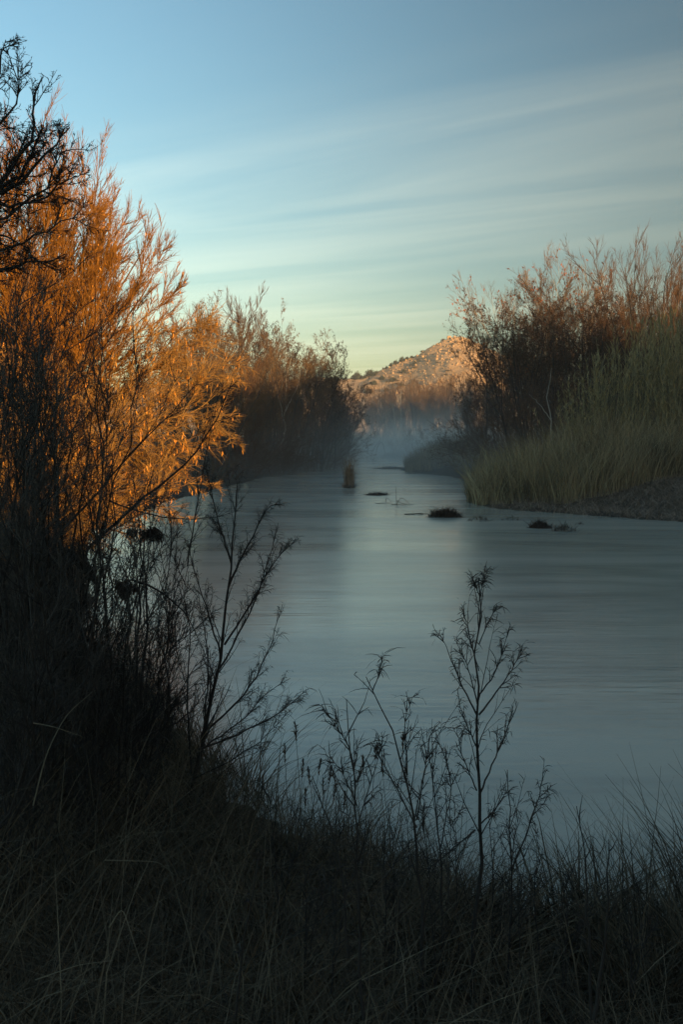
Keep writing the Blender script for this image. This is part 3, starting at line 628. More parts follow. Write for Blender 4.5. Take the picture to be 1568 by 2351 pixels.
tag(link('far_reeds', mesh('far_reeds', V, Fq), M_reed), 'dim tan reeds at the far end of the river in the mist', 'reeds', kind='stuff')

# ---------------------------------------- islets, snags and tufts standing in the river
def water_pt(u, v):
    p = at(u, v, 10); t = (CAM_Z) / (CAM_Z - p[2]); return np.array([p[0] * t, 10 * t, 0.0])
def tuft(name, u, v, w, h, n, label, cat, group=None, mat=M_clump, straight=False, wd=.010, mound=True, blade_mat=None, seed=0):
    r = np.random.default_rng(seed + int(u)); B = water_pt(u, v)
    e = empty(name, B, label, cat, group)
    a = r.uniform(0, 6.28, n); q = np.sqrt(r.random(n)); x = np.cos(a) * q * w / 2; y = np.sin(a) * q * w / 3
    if straight: x *= .5; y *= .5
    z = -.05 + (0 if straight else 1) * h * .35 * (1 - q ** 2)
    V, Fq = blades(r, x, y, z + 0 * x, h * (.25 + .75 * r.random(n) ** (1.5 if straight else 2)) * (1.0 if straight else .95), .08 if straight else .75, np.full(n, wd), 4, .08 if straight else .45, -.02 if straight else -.35, wob=.05 if straight else .2)
    TRI[0] += len(Fq) * 2
    if straight:
        x = r.normal(0, .13, n) * w; q = np.exp(-(x / (.22 * w)) ** 2); V, Fq = blades(r, x, r.normal(0, .08, n), np.full(n, -.05), h * (.15 + .9 * r.random(n) ** .8 * q), .10, np.full(n, wd), 4, .10, -.02, wob=.06)
    link('blades', mesh('blades', V, Fq), blade_mat or mat, e)
    if mound:
        th = np.linspace(0, 2 * pi, 13)[:-1]; rings = []
        for f, zz in ((1.0, -.12), (.8, .02), (.5, .16), (.1, .24)):
            rr = w / 2 * f * (1 + .25 * r.normal(0, 1, 12) * f); rings.append(np.stack([np.cos(th) * rr, np.sin(th) * rr * .65, np.full(12, zz * h) + .03 * r.normal(0, 1, 12)], 1))
        V = np.concatenate(rings); Fm = []
        for k in range(3):
            for j in range(12): Fm.append((k * 12 + j, k * 12 + (j + 1) % 12, k * 12 + 12 + (j + 1) % 12, k * 12 + 12 + j))
        link('mound', mesh('mound', V, np.array(Fm), True), M_clump, e)
    return e
e = tuft('reed_clump', 802, 1120, 1.05, 2.15, 420, 'upright clump of dry tan reeds standing alone in the river', 'reed clump', None, M_straw_pale, True, .016, False, bark('clump_reed', (.36, .22, .12), (.14, .09, .05)))
r = np.random.default_rng(3); n = 200; a = r.uniform(0, 6.28, n); V, Fq = blades(r, np.cos(a) * .3, np.sin(a) * .2, np.full(n, -.05), r.uniform(.3, .75, n), .8, np.full(n, .012), 3, .3, -.3)
link('dark_skirt', mesh('dark_skirt', V, Fq), M_clump, e)
tuft('twig_raft', 866, 1136, 1.5, .45, 170, 'low raft of bent twigs below the upright reed clump', 'debris raft', None, M_clump, False, .011)
tuft('grass_islet', 1022, 1186, 1.45, .72, 900, 'largest dark grassy islet, in mid river left of the reed bank', 'islet', None, M_clump, False, .010)
g = 'sparse tufts in the shallows below the reeds'
tuft('grass_tuft', 1100, 1196, 1.0, .50, 110, 'sparse dark tuft just right of the largest islet', 'tuft', g, M_clump, False, .009, False)
tuft('grass_tuft', 1172, 1194, .8, .38, 70, 'faint low tuft midway between the largest islet and the dark round one', 'tuft', g, M_clump, False, .009, False)
tuft('grass_tuft', 1240, 1212, .85, .65, 280, 'dark round tuft in the shallows, second largest of the row', 'tuft', g, M_clump, False, .010)
tuft('grass_tuft', 1297, 1219, .85, .55, 180, 'rightmost tuft of the row in the shallows', 'tuft', g, M_clump, False, .010, False)
tuft('grass_tuft', 1330, 1204, .5, .25, 40, 'tiny tuft behind the rightmost one', 'tuft', g, M_clump, False, .009, False)
tuft('grass_islet', 898, 1050, 3.0, 1.2, 300, 'blurred round islet far off in the mist', 'islet', None, M_clump, False, .03)
tuft('debris_bank', 897, 1076, 3.4, .5, 200, 'thin dark spit of debris in the mist left of the point', 'debris', None, M_clump, False, .02)
tuft('grass_tuft', 832, 1107, .5, .35, 12, 'pair of thin sprouts right of the upright reed clump', 'tuft', None, M_clump, False, .014, False)
def snag(u, v, lines, label, rad=.014, cat='branch'):
    B = water_pt(u, v); e = empty('snag', B, label, cat, 'bent sticks poking out of the river')
    for pts in lines:
        p, l = resample(np.array([(x, 0.1 * x, z) for x, z in pts]), 8); V, Fq = tubes(p[None], np.linspace(rad, rad * .5, 9)[None], 5); link('stick', mesh('stick', V, Fq), M_clump, e)
snag(886, 1156, [[(0, -.1), (0, .35), (.06, .3), (.3, .05)], [(-.5, .0), (-.1, .03), (.25, .02)]], 'small bent stick left of the triangular one')
snag(920, 1159, [[(-.2, -.1), (-.22, .9)], [(-.2, 0), (.0, .4), (.15, .3), (.45, .02)], [(-.45, .02), (0, .03), (.6, .02)], [(-.2, .2), (.1, .05), (.4, .02)]], 'stick bent into a triangle beside a thin upright one')
snag(862, 1052, [[(-1.2, -.1), (-.8, 1.6), (-2, 2.6), (-3, 3)], [(0, -.1), (.2, 1.8), (.9, 2.6), (1.4, -.1)], [(-.6, 0), (-.2, 1.4), (.6, 2.3)]], 'arched branches rising from the far water left of the misty islet', .06)
snag(950, 1181, [[(-.4, .01), (0, .03), (.4, .01)], [(-.1, .01), (.3, .05), (.55, .01)]], 'thin floating stick left of the largest islet', .02)

# ---------------------------------------- foreground: dry grass on the near bank
r = np.random.default_rng(90)
def scatter(n, x0, x1, y0, y1, smin, smax):
    x = r.uniform(x0, x1, n); y = r.uniform(y0, y1, n); sd = river_sd(x, y); k = (sd > smin) & (sd < smax)
    vis = (np.abs(x) < .42 * y + 1.2); k &= vis; return x[k], y[k], sd[k]
xs, ys, ss_ = [], [], []
for n, x0, x1, y0, y1 in [(32000, -4, 4, 1.2, 8), (22000, -6, 1, 7, 14), (3500, -12, -2, 14, 26)]:
    a_, b_, c_ = scatter(n, x0, x1, y0, y1, -.25, 12); xs.append(a_); ys.append(b_); ss_.append(c_)
x_, y_ = np.concatenate(xs), np.concatenate(ys); n = len(x_)
den = vnoise(x_, y_, .55, 21) + vnoise(x_, y_, .2, 22) * .6; k = r.random(n) < np.clip(.75 + den, .2, 1); x_, y_ = x_[k], y_[k]; n = len(x_)
hh = (.55 + .30 * sstep(-x_, -1, 1.5) + .35 * sstep(x_, .8, 2.0) * (1 - sstep(river_sd(x_, y_), 1.2, 3))) * (1 + .8 * vnoise(x_, y_, .6, 23)) * (.4 + 1.0 * r.random(n) ** 1.6 + .35 * (r.random(n) < .03))
V, Fq = blades(r, x_, y_, ground_z(x_, y_) - .03, hh, .38, np.where(y_ < 9, .0032, .005) * r.uniform(.4, 1.6, n), 4, .35, -.20, .06, .09); TRI[0] += len(Fq) * 2
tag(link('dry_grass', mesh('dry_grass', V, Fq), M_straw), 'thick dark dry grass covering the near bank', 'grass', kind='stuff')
# tall sedge along the waterline at the right
n = 8500; x_ = r.uniform(.1, 3.6, n); y_ = r.uniform(4.4, 6.6, n); sd = river_sd(x_, y_); k = (sd > -.1) & (sd < 1.9) & (vnoise(x_, y_, .4, 31) > -.12); x_, y_ = x_[k], y_[k]; n = len(x_)
V, Fq = blades(r, x_, y_, ground_z(x_, y_) - .03, (.55 + .30 * sstep(x_, 1.2, 2.4)) * (.5 + 1.1 * r.random(n) ** 1.5), .26, np.full(n, .0058) * r.uniform(.6, 1.5, n), 5, .42, -.16, .10, .05); TRI[0] += len(Fq) * 2
tag(link('tall_sedge', mesh('tall_sedge', V, Fq), M_straw), 'tall arching dark sedge blades at the right end of the near waterline', 'sedge', kind='stuff')
# matted thatch of fallen stalks
n = 9000; x_, y_, _ = scatter(n, -4, 4, 1.4, 9, .2, 12); n = len(x_)
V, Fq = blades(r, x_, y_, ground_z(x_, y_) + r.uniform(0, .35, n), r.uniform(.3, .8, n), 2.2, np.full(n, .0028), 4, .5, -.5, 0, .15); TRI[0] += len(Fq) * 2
tag(link('grass_thatch', mesh('grass_thatch', V, Fq), M_straw), 'fallen crossing straw tangled in the near grass', 'grass', kind='stuff')

# bent pale straws that stand out in the dark grass
def straw(pts, rad, label, mat=M_straw_pale, group='pale bent straws in the dark near grass'):
    B = pts[0]; p, l = resample(np.array(pts) - B, 14); V, Fq = tubes(p[None], .55 * np.linspace(rad, rad * .3, 15)[None], 4)
    o = link('straw', mesh('straw', V, Fq), mat); o.location = tuple(B); tag(o, label, 'straw', group); return o
straw([at(75, 1850, 4.0), at(105, 1730, 4), at(150, 1640, 4.1), at(210, 1590, 4.2)], .006, 'longest pale straw, rising right in the grass at the far left')
straw([at(75, 1660, 4.0), at(120, 1668, 4), at(185, 1690, 4)], .005, 'short pale blade crossing the longest straw')
straw([at(240, 1975, 3.6), at(365, 1978, 3.6), at(400, 2010, 3.6)], .004, 'level straw bent down at its right end')
straw([at(250, 2130, 3.2), at(280, 2080, 3.2), at(325, 2220, 3.1)], .005, 'thick pale blade bent sharply in the lower left grass')
straw([at(300, 2290, 3.0), at(350, 2240, 3.0), at(420, 2200, 3.0)], .003, 'thin straw near the bottom edge left of centre')
straw([at(80, 2250, 3.0), at(180, 2215, 3.0), at(260, 2205, 3.0)], .004, 'level straw low at the left')
straw([at(1295, 2050, 4.6), at(1330, 1960, 4.6), at(1355, 1906, 4.6), at(1385, 1945, 4.6), at(1410, 2010, 4.6)], .004, 'dark blade folded to a sharp point at the right, above the grass', M_dark, 'single tall blades at the right edge of the bank')
straw([at(1480, 2080, 4.8), at(1510, 2010, 4.8), at(1545, 1975, 4.8), at(1580, 2000, 4.8)], .004, 'dark blade arching off the right edge', M_dark, 'single tall blades at the right edge of the bank')
straw([at(1290, 2100, 4.4), at(1305, 2000, 4.4), at(1330, 1985, 4.4), at(1350, 2010, 4.4)], .003, 'blade with a rounded bend left of the folded one', M_dark, 'single tall blades at the right edge of the bank')

# grass stalks with seed heads in front of the water
def seedhead(u, v, d, h, label):
    r = np.random.default_rng(int(u * 7 + v)); top = at(u, v, d); B = np.array([top[0] + r.normal(0, .10) - .06, d, top[2] - h])
    e = empty('seed_head_grass', B, label, 'grass stalk', 'grass stalks with dark seed heads at the near waterline')
    p, l = resample(np.array([B, B * .4 + top * .6 + [r.normal(0, .02), 0, 0], top]) - B, 8); V, Fq = tubes(p[None], np.linspace(.0028, .0014, 9)[None], 4); link('stalk', mesh('stalk', V, Fq), M_straw, e)
    T = nrm(p[-1] - p[-3]); k = 60; t = r.random(k); pos = p[-1] + T * (t * .13)[:, None]
    dd = nrm(T + r.normal(0, .35, (k, 3))); L = .028 * np.sin(np.pi * np.clip(t * .9 + .08, 0, 1)) + .008
    V, Fq = ribbons(np.stack([pos, pos + dd * L[:, None] * .5, pos + dd * L[:, None]], 1), np.tile([.001, .0028, .0006], (k, 1)), nrm(np.cross(dd, r.normal(0, 1, (k, 3))))); link('seed_head', mesh('seed_head', V, Fq), M_darkleaf, e)
sh = [(680, 1690), (693, 1775), (712, 1790), (730, 1770), (755, 1790), (772, 1800), (765, 1825), (742, 1815), (820, 1790), (835, 1765), (862, 1735), (790, 1845), (925, 1715), (655, 1740), (700, 1840), (880, 1775)]
for i, (u, v) in enumerate(sh):
    seedhead(u, v + 12, 6.3 + (i % 4) * .2, .9, 'thin stalk with a dark seed head against the water, left of the weeds')

# ---------------------------------------- foreground weeds against the water
def weed(name, seed, lines, label, leafn=2, leaf_l=.07, wd=.0028, nb=11, d0=4.6, group=None, ang=32, lf=.36, twn=5, mat=M_dark, t0=.2):
    B = lines[0][0][0]; ls = [(np.array(p) - B, rr) for p, rr in lines]
    spc = dict(lines=ls, line_wob=.004, levels=[lv(nb, t0, .96, ang, lf, .45, 6, up=.06, wob=.06, rmin=.0028), lv(twn, .2, 1, 32, .32, .6, 3, up=.0, wob=.12, rmin=.0016)])
    tr, cr, P, r = tree_meshes(seed, spc)
    # narrow dead leaves: curled, hanging, thickest towards the tips
    Lf, _, _ = spawn(r, P, np.full(P.shape[:2], .001), leaf_l * r.uniform(.4, 1.5, len(P)), leafn, .0, 1, 38, 1.0, 1, 3, up=-.32, wob=.12, angj=22)
    n = len(Lf); side = nrm(r.normal(0, 1, (n, 3)))
    root = empty(name, B, label, 'weed', group)
    V, Fq = join(tr); TRI[0] += len(Fq) * 2; link('stem', mesh('stem', V, Fq, True), mat, root)
    V, Fq = join(cr); TRI[0] += len(Fq) * 2; tag(link('branches', mesh('branches', V, Fq), mat, root), kind='stuff')
    V, Fq = ribbons(Lf, np.tile([wd * .5, wd, wd * .8, wd * .2], (n, 1)), side); TRI[0] += len(Fq) * 2
    tag(link('leaves', mesh('leaves', V, Fq), mat, root), kind='stuff')
    return root
D1 = 4.6
A = lambda d, *q: [at(u, v, d) for u, v in q]
weed('weed', 61, [(A(D1, (1085, 2290), (1092, 2118), (1098, 1900), (1100, 1697), (1099, 1500), (1102, 1330)), .0125),
    (A(D1, (1095, 1641), (1053, 1557), (1011, 1453)), .005), (A(D1 + .1, (1097, 1619), (1075, 1529), (1042, 1461)), .004),
    (A(D1, (1100, 1596), (1137, 1551), (1173, 1433)), .004), (A(D1 - .1, (1100, 1641), (1154, 1574), (1193, 1506), (1210, 1484)), .005),
    (A(D1, (1100, 1826), (1137, 1742), (1190, 1613)), .005), (A(D1 + .1, (1095, 1815), (1058, 1725), (1047, 1670)), .004), (A(D1, (1097, 1720), (1065, 1650), (1050, 1590)), .004),
    (A(D1, (1100, 1894), (1137, 1860), (1168, 1810)), .004), (A(D1 - .1, (1092, 1905), (1025, 1961), (969, 2006)), .004), (A(D1, (1100, 1480), (1125, 1420), (1142, 1395)), .003),
    (A(D1, (1100, 1540), (1080, 1470), (1064, 1400)), .003), (A(D1, (1102, 1370), (1090, 1340), (1083, 1325)), .0025), (A(D1, (1102, 1380), (1108, 1340), (1116, 1308)), .0025)],
    'tallest weed standing alone in front of the water, right of centre', 2, .055, .0017, 10, lf=.28, twn=4, ang=30)
weed('weed', 62, [([at(1165, 2300, 4.8), at(1175, 2050, 4.8), at(1172, 1850, 4.8), at(1165, 1770, 4.8)], .008), ([at(1175, 2000, 4.8), at(1215, 1900, 4.8), at(1255, 1770, 4.7)], .005)], 'shorter weed right of the tallest one, its right arm leaning out', 2, .06, .0022, 9, lf=.28)
weed('weed', 63, [(A(4.2, (975, 2330), (963, 2068), (957, 1894), (924, 1753), (884, 1641), (842, 1557)), .010), (A(4.2, (856, 1585), (870, 1550), (880, 1506)), .003),
    (A(4.2, (935, 1780), (929, 1640), (955, 1590)), .004), (A(4.3, (957, 1882), (974, 1781), (994, 1652)), .004), (A(4.1, (957, 1900), (900, 1790), (850, 1700)), .004)],
    'weed that leans left with a forked head, left of the tallest one', 1, .07, .0018, 12, lf=.24, twn=3)
weed('weed', 64, [([at(1020, 2300, 4.9), at(1015, 2000, 4.9), at(1000, 1850, 4.9), at(992, 1690, 4.9)], .008), ([at(1010, 1950, 4.9), at(1040, 1800, 4.9), at(1012, 1710, 4.9)], .004)], 'thin weed between the tallest one and the left-leaning one', 2, .05, .002, 10, lf=.28)
weed('weed', 65, [(A(3.3, (835, 2340), (823, 2090), (820, 1894), (809, 1725), (797, 1607)), .007), (A(3.3, (812, 1760), (795, 1697), (761, 1658), (733, 1585)), .003),
    (A(3.4, (820, 1900), (850, 1800), (880, 1700)), .003), (A(3.3, (820, 1850), (790, 1780), (760, 1740)), .003)],
    'out-of-focus weed with curved leaves left of the left-leaning one', 2, .08, .0015, 11, lf=.26, twn=3)
weed('weed', 66, [(A(3.5, (800, 2200), (783, 1978), (750, 1865), (713, 1781)), .006)], 'bare weed stem slanting left below the seed heads', 1, .05, .0018, 4, lf=.2, twn=2)
weed('weed', 67, [([at(1360, 2340, 3.2), at(1350, 2100, 3.2), at(1345, 1970, 3.2), at(1325, 1850, 3.2)], .006)], 'blurred stem with two short side twigs at the right, over the grass', 1, .06, .002, 6, lf=.2, twn=1)
weed('weed', 68, [([at(1365, 2340, 3.0), at(1395, 2120, 3.0), at(1400, 1930, 3.0)], .007)], 'thicker broken stem beside the blurred one at the right', 1, .06, .002, 5, lf=.22, twn=1)
weed('weed', 69, [([at(1240, 2200, 4.8), at(1225, 2050, 4.8), at(1240, 1940, 4.8)], .004), ([at(1200, 2250, 4.7), at(1190, 2100, 4.7), at(1210, 1900, 4.7)], .004)], 'low twiggy weed at the foot of the shorter weed, right side', 2, .05, .002, 7, lf=.3)
weed('weed', 70, [([at(915, 2330, 5.2), at(905, 2100, 5.2), at(900, 1900, 5.2)], .005), ([at(1060, 2300, 5.2), at(1050, 2050, 5.2), at(1045, 1850, 5.2)], .005)], 'low thin stems filling the gap at the foot of the weeds', 2, .05, .002, 10, lf=.3)
for k, (u, v, d, tu, lab) in enumerate([(700, 2250, 4.4, 690, 'thin weed among the seed heads'), (760, 2280, 4.0, 770, 'short weed at the left of the weed row'), (880, 2300, 4.6, 880, 'low weed behind the out-of-focus one'), (1000, 2300, 4.3, 960, 'fine weed crossing the left-leaning one'),
    (1130, 2300, 5.0, 1120, 'short weed right behind the tallest one'), (1290, 2280, 4.6, 1300, 'low weed left of the blurred stem'), (1450, 2280, 4.6, 1440, 'low weed among the tall blades near the right edge'), (640, 2150, 5.2, 610, 'weed in the grass below the leaning shrub')]):
    tv = [1900, 1850, 1880, 1800, 1800, 2000, 2040, 1780][k]
    weed('weed', 160 + k, [([at(u, v, d), at((u + tu) / 2 + 8, (v + tv) / 2, d), at(tu, tv, d)], .005), ([at(u, v, d), at(u + 30, (v + tv) / 2, d), at(tu + 75, tv + 70, d + .1)], .004)], lab, 2, .055, .0017, 10, lf=.26, twn=5)
weed('weed', 71, [([at(540, 2340, 3.0), at(560, 2150, 3.0), at(600, 1950, 3.0)], .005)], 'dark beaded stem in the lower left grass', 3, .03, .003, 6, lf=.12, twn=2)

# ---------------------------------------- leaning shrub against the water, left of centre
D2 = 8.4
ln = [([at(420, 1900, D2), at(470, 1660, D2), at(515, 1480, D2), at(530, 1300, D2), at(545, 1110, D2)], .023),
      ([at(515, 1480, D2), at(580, 1380, D2), at(640, 1270, D2), at(680, 1240, D2)], .011),
      ([at(525, 1340, D2), at(580, 1230, D2), at(620, 1150, D2), at(652, 1160, D2)], .011),
      ([at(500, 1540, D2), at(560, 1440, D2), at(600, 1340, D2), at(640, 1200, D2)], .010),
      ([at(470, 1680, D2), at(560, 1600, D2), at(610, 1510, D2), at(648, 1385, D2)], .011),
      ([at(455, 1720, D2), at(540, 1690, D2), at(640, 1640, D2), at(703, 1582, D2)], .011),
      ([at(450, 1730, D2), at(560, 1650, D2), at(620, 1580, D2), at(665, 1555, D2)], .009),
      ([at(530, 1290, D2), at(500, 1200, D2), at(480, 1100, D2), at(470, 1060, D2)], .010),
      ([at(505, 1500, D2), at(470, 1380, D2), at(440, 1300, D2), at(430, 1240, D2)], .009),
      ([at(440, 1780, D2), at(430, 1600, D2), at(440, 1450, D2), at(415, 1330, D2)], .010),
      ([at(460, 1700, D2), at(480, 1560, D2), at(470, 1440, D2), at(455, 1350, D2)], .010),
      ([at(440, 1790, D2), at(540, 1740, D2), at(600, 1700, D2), at(655, 1640, D2)], .007)]
root = weed('mulefat_shrub', 81, ln, 'tall dark shrub leaning right, its branches fanned over the water left of centre', 2, .08, .0018, 24, lf=.19, twn=7, ang=26, t0=.15)
root['category'] = 'shrub'

# ---------------------------------------- dark thicket at the left
g = 'dark upright shrubs at the left of the near bank'
def thicket(seed, u, v0, d, tops, rad, label, nb=10, twn=6, lf=.3, extra=3, name='bank_shrub', third=True, mat=None):
    r = np.random.default_rng(seed); B = at(u, v0, d); B[2] = min(B[2], gz(B[0], B[1]) + .1) if B[2] > 0 else gz(B[0], B[1])
    ls = []
    for (tu, tv) in tops:
        tp = at(tu, tv, d + r.normal(0, .5)); b0 = B + np.array([*r.normal(0, .15, 2), 0]); mid = b0 * .5 + tp * .5 + np.array([r.normal(0, .12), r.normal(0, .1), .1])
        ls.append((np.array([b0, mid, tp]) - B, rad * r.uniform(.55, 1.1)))
    levels = [lv(nb, .1, .97, 28, lf, .45, 6, up=.06, wob=.07, rmin=.0045), lv(twn, .12, 1, 32, .42, .6, 4, up=.03, wob=.13, rmin=.0028)]
    if third: levels.append(lv(extra, .1, 1, 36, .5, .7, 2, wob=.2, rmin=.002))
    make_tree(name, seed, dict(lines=ls, line_wob=.006, levels=levels), B, label, g, M_dark, mat or M_dark, cat='shrub', names=('stems', 'twigs'))
thicket(101, 100, 1980, 7.0, [(113, 1120), (118, 960), (60, 1000)], .026, 'shrub with a straight thick stem nearest the left edge, left of its twin')
thicket(102, 150, 1990, 7.4, [(155, 930), (180, 1050), (130, 1150)], .024, 'shrub with a straight thick stem, right one of the two straight twins')
thicket(103, 235, 1950, 8.6, [(215, 1150), (260, 1050), (240, 1250), (290, 1180)], .018, 'open shrub in front of the glowing water gap')
thicket(104, 290, 1930, 9.0, [(330, 1120), (350, 1200), (300, 1250), (380, 1330), (310, 1100)], .020, 'shrub whose stems fork in front of the low spreading willow')
thicket(105, 330, 1880, 9.6, [(400, 1380), (370, 1450), (415, 1520), (350, 1330), (420, 1440)], .014, 'fine-twigged shrub at the right side of the thicket')
thicket(114, 300, 1980, 8.0, [(390, 1180), (430, 1300), (440, 1420), (400, 1250), (450, 1520), (360, 1150), (410, 1600)], .012, 'thin-stemmed shrub spreading right beside the leaning shrub', 15, 8, .26, 4)
thicket(115, 210, 1980, 7.6, [(200, 1280), (260, 1200), (310, 1300), (280, 1420), (350, 1380), (170, 1230)], .012, 'twiggy shrub filling the middle of the thicket', 15, 8, .26, 4)
thicket(106, 20, 1950, 6.2, [(20, 700), (60, 640), (-40, 800), (90, 780)], .018, 'finely tangled grey shrub at the left edge, tallest of the thicket', 16, 9, .28, 5, mat=M_greystem)
thicket(112, 40, 1950, 7.2, [(30, 620), (80, 720), (0, 760), (110, 860), (-30, 680), (70, 900)], .014, 'grey twiggy shrub just behind the tallest one at the left edge', 15, 9, .26, 4, mat=M_greystem)
thicket(113, 0, 1950, 6.8, [(10, 950), (60, 1050), (100, 1150), (-20, 900), (40, 1200)], .012, 'half-height grey tangle at the left edge', 15, 9, .3, 4, mat=M_greystem)
thicket(107, 60, 1900, 7.8, [(40, 900), (100, 820), (140, 900), (10, 1000)], .016, 'tangled shrub behind the two straight twins', 14, 9, .3, 4, mat=M_greystem)
thicket(108, -30, 2000, 5.4, [(10, 1100), (50, 1200), (-40, 1000), (30, 1350)], .014, 'low dense shrub cut by the left edge', 12, 7, .3, 4)
thicket(109, 190, 2050, 6.4, [(170, 1500), (230, 1450), (260, 1550), (130, 1520)], .010, 'knee-high dense twigs below the open shrub', 10, 6, .3, 3)
thicket(110, 60, 2100, 5.2, [(60, 1500), (100, 1450), (20, 1480), (140, 1600)], .009, 'low tangle at the foot of the left edge shrubs', 10, 6, .3, 3)
thicket(111, 330, 2000, 7.4, [(330, 1600), (370, 1620), (290, 1560), (400, 1680)], .008, 'low twigs left of the foot of the leaning shrub', 10, 6, .3, 3)
_b = [o for o in bpy.data.objects if o.get('category') == 'shrub' and o.name.startswith('bank_shrub')]
def _near(word): return next(o for o in _b if word in o['label'])
for key, dx, dy, rz, lab in [('tallest of the thicket', .12, .4, .35, 'grey twigs just right of the tallest left-edge shrub'), ('tallest of the thicket', -.1, .9, -.3, 'grey twigs standing behind the tallest left-edge shrub'),
    ('grey twiggy shrub just behind', .05, .5, .5, 'grey twiggy shrub between the left edge and the straight twins'), ('half-height grey', .5, .3, .5, 'half-height tangle in front of the straight twins')]:
    o = _near(key); copy_tree(o, (o.location.x + dx, o.location.y + dy, gz(o.location.x + dx, o.location.y + dy)), rz, 1.0, lab, g)
# long arching boughs
D3 = 9.5
for i, (pl, rad, lab) in enumerate([
    ([at(200, 1260, D3), at(330, 1140, D3), at(440, 1060, D3), at(490, 980, D3), at(530, 880, D3)], .018, 'long dark bough sweeping up right across the lit willow'),
    ([at(120, 1240, D3), at(230, 1130, D3), at(300, 1040, D3), at(400, 940, D3), at(450, 880, D3)], .014, 'thinner bough parallel to the long one, above it'),
    ([at(250, 1150, D3), at(330, 1180, D3), at(460, 1195, D3), at(545, 1175, D3)], .009, 'nearly level bough reaching right over the water'),
    ([at(430, 1300, D3), at(450, 1170, D3), at(470, 1050, D3), at(500, 900, D3), at(510, 870, D3)], .008, 'upright thin bough crossing the long one')]):
    B = pl[0]; spc = dict(lines=[(np.array(pl) - B, rad)], line_wob=.004, levels=[lv(12, .1, 1, 34, .25, .4, 5, up=.03, wob=.08, rmin=.004), lv(5, .1, 1, 36, .4, .6, 4, wob=.12, rmin=.0025)])
    make_tree('bough', 120 + i, spc, B, lab, None, M_dark, M_dark, cat='branch', names=('limb', 'twigs'))
for i, (pl, rad, lab) in enumerate([
    ([at(420, 1590, 8), at(360, 1370, 8), at(420, 1400, 8), at(465, 1480, 8), at(480, 1500, 8)], .010, 'arched stem bowing down to the leaning shrub'),
    ([at(330, 1690, 8), at(420, 1655, 8), at(470, 1590, 8), at(500, 1520, 8)], .009, 'curved stem crossing the water gap low at the left')]):
    B = pl[0]; pl = pl if i else [at(300, 1330, 8), at(370, 1355, 8), at(430, 1410, 8), at(470, 1500, 8)]
    B = pl[0]; make_tree('bough', 130 + i, dict(lines=[(np.array(pl) - B, rad)], line_wob=.003, levels=[lv(8, .1, 1, 40, .25, .4, 4, up=.05, wob=.1, rmin=.003), lv(3, .1, 1, 36, .4, .6, 3, wob=.12, rmin=.002)]), B, lab, None, M_dark, M_dark, cat='branch', names=('limb', 'twigs'))

# flood debris caught in the thicket
for i, (u, v, d, w, h, lab) in enumerate([
    (140, 1275, 8.2, .42, .30, 'largest dark flood debris clump hung in the thicket, with a drooping tail'),
    (40, 1445, 7.6, .30, .22, 'debris clump at the far left, below the largest'),
    (115, 1400, 7.9, .30, .16, 'flat debris clump under the largest one'),
    (35, 1570, 7.0, .30, .24, 'lowest debris clump at the left edge'),
    (345, 1222, 9.2, .20, .10, 'small ragged clump hanging from the level bough'),
    (285, 1350, 8.8, .16, .12, 'little clump of leaves in the middle of the thicket')]):
    r = np.random.default_rng(300 + i); c = at(u, v, d); e = empty('debris_clump', c, lab, 'debris', 'flood debris caught in the left thicket')
    n = 420; cc = r.normal(0, 1, (7, 3)) * np.array([w * .3, w * .2, h * .25]); p = cc[r.integers(0, 7, n)] + r.normal(0, 1, (n, 3)) * np.array([w * .11, w * .1, h * .14]); dd = nrm(r.normal(0, .6, (n, 3)) + [.3, 0, -1.0]); L = r.uniform(.02, .09, n)
    V, Fq = ribbons(np.stack([p, p + dd * L[:, None] * .5, p + dd * L[:, None] + [0, 0, -.02]], 1), np.tile([.005, .006, .001], (n, 1)), nrm(np.cross(dd, r.normal(0, 1, (n, 3)))))
    tag(link('matted_litter', mesh('matted_litter', V, Fq), M_clump, e), kind='stuff')
    if i == 0:
        p, l = resample(np.array([[.1, 0, 0], [.22, 0, -.12], [.30, 0, -.25]]), 6); V, Fq = tubes(p[None], np.array([[.03, .045, .05, .045, .04, .03, .01]]), 6); link('tail', mesh('tail', V, Fq), M_clump, e)

# ---------------------------------------- crooked dark tree entering at the upper left
D4 = 11.0
Bt = np.array([-6.6, 11.2, gz(-6.6, 11.2) - .1])
pl = [([Bt, Bt + [0.1, 0, 2.2], at(-230, 700, D4), at(-150, 520, D4)], .14),
      ([at(-150, 520, D4), at(-40, 455, D4), at(20, 400, D4), at(75, 310, D4), at(70, 262, D4), at(100, 180, D4)], .036),
      ([at(-150, 530, D4), at(-20, 470, D4), at(55, 470, D4), at(110, 450, D4), at(185, 400, D4)], .028),
      ([at(-130, 470, D4), at(-30, 300, D4), at(40, 252, D4), at(42, 190, D4), at(40, 140, D4)], .022),
      ([at(-130, 450, D4), at(-30, 250, D4), at(0, 170, D4), at(8, 95, D4)], .02),
      ([at(-200, 620, D4), at(-60, 540, D4), at(30, 535, D4), at(75, 590, D4)], .028),
      ([at(-60, 460, D4), at(40, 430, D4), at(110, 350, D4), at(155, 295, D4)], .03),
      ([at(-180, 600, D4), at(-40, 520, D4), at(60, 470, D4), at(120, 400, D4), at(150, 330, D4)], .026),
      ([at(-190, 660, D4), at(-40, 590, D4), at(60, 560, D4), at(110, 520, D4), at(170, 500, D4)], .026),
      ([at(-190, 640, D4), at(-50, 640, D4), at(40, 605, D4), at(140, 590, D4)], .03),
      ([at(-100, 480, D4), at(0, 420, D4), at(60, 400, D4), at(90, 300, D4)], .03)]
ls = [(np.array(p) - Bt, rr) for p, rr in pl]
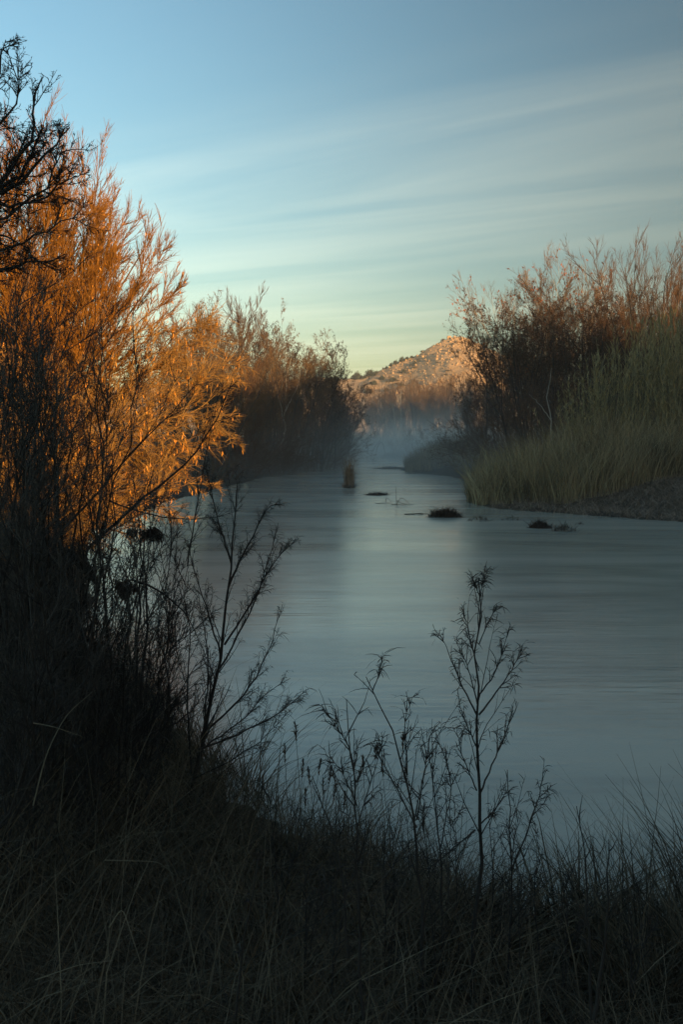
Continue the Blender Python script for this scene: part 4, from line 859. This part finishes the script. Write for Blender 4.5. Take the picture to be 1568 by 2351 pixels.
make_tree('mesquite_tree', 140, dict(lines=ls, line_wob=.010, levels=[lv(16, .2, 1, 38, .28, .42, 5, up=.05, wob=.15, rmin=.008, fall=.35), lv(8, .1, 1, 40, .5, .6, 5, up=.03, wob=.18, rmin=.0045), lv(5, .1, 1, 42, .42, .65, 2, up=.02, wob=.25, rmin=.0038)]),
          Bt, 'crooked black leafless tree reaching in from the upper left corner', None, M_dark, M_dark, leaves=(M_dark, .6, .014, .010, .2))

# ------------------------------------------------------------------ air
def volbox(name, lo, hi, mat):
    x0, y0, z0 = lo; x1, y1, z1 = hi
    V = np.array([(x, y, z) for x in (x0, x1) for y in (y0, y1) for z in (z0, z1)], float)
    Fq = np.array([(0, 1, 3, 2), (4, 6, 7, 5), (0, 4, 5, 1), (2, 3, 7, 6), (0, 2, 6, 4), (1, 5, 7, 3)])
    return link(name, mesh(name, V, Fq), mat)
mh = bpy.data.materials.new('haze_air'); mh.use_nodes = True; t = mh.node_tree; t.nodes.clear()
pv = N(t, 'ShaderNodeVolumePrincipled'); pv.inputs['Color'].default_value = (.92, .94, .95, 1); pv.inputs['Density'].default_value = 0.00042
pv.inputs['Anisotropy'].default_value = 0.1
ou = N(t, 'ShaderNodeOutputMaterial'); t.links.new(pv.outputs[0], ou.inputs['Volume'])
tag(volbox('haze', (-352, -122, -2.2), (422, 702, 62), mh), 'thin even haze filling the valley', 'haze', kind='stuff')
mm = bpy.data.materials.new('mist_air'); mm.use_nodes = True; t = mm.node_tree; t.nodes.clear()
pv = N(t, 'ShaderNodeVolumePrincipled'); pv.inputs['Color'].default_value = (.90, .94, .94, 1); pv.inputs['Anisotropy'].default_value = 0.2
tcc = N(t, 'ShaderNodeTexCoord'); sp_ = N(t, 'ShaderNodeSeparateXYZ'); t.links.new(tcc.outputs['Object'], sp_.inputs[0])
mp = N(t, 'ShaderNodeMapping'); mp.inputs['Scale'].default_value = (.10, .05, .35); t.links.new(tcc.outputs['Object'], mp.inputs['Vector'])
mn = N(t, 'ShaderNodeTexNoise', i_Scale=1.0, i_Detail=2.0); t.links.new(mp.outputs[0], mn.inputs['Vector'])
den = math_node(t, 'MULTIPLY', maprange(t, mn.outputs[0], .3, .65, .35, 1.3), maprange(t, sp_.outputs[2], 0, 9, 1, 0))
den = math_node(t, 'MULTIPLY', den, maprange(t, sp_.outputs[2], 0, 5, 1, .35))
den = math_node(t, 'MULTIPLY', den, maprange(t, sp_.outputs[1], 40, 105, 0, 1))
den = math_node(t, 'MULTIPLY', den, maprange(t, sp_.outputs[1], 130, 250, 1, 0))
cen = math_node(t, 'ABSOLUTE', math_node(t, 'SUBTRACT', sp_.outputs[0], math_node(t, 'ADD', math_node(t, 'MULTIPLY', sp_.outputs[1], 0.075), 4.0)))
den = math_node(t, 'MULTIPLY', den, maprange(t, cen, 7, 24, 1, 0.0))
den = math_node(t, 'MULTIPLY', den, 0.034)
t.links.new(den, pv.inputs['Density']); ou = N(t, 'ShaderNodeOutputMaterial'); t.links.new(pv.outputs[0], ou.inputs['Volume'])
tag(volbox('river_mist', (-24, 34, -0.5), (40, 252, 11.2), mm), 'pale mist lying on the river towards the bend', 'mist', kind='stuff')
_u = {}
for o in bpy.data.objects:
    if o.type == 'MESH': _u[o.data.name] = (len(o.data.loops) - 2 * len(o.data.polygons), o.parent.name if o.parent else o.name)
open('/tmp/tri.txt','w').write(str(sum(a for a, b in _u.values())) + '\n' + '\n'.join(f'{a} {b}' for a, b in sorted(_u.values(), reverse=True)[:45]))
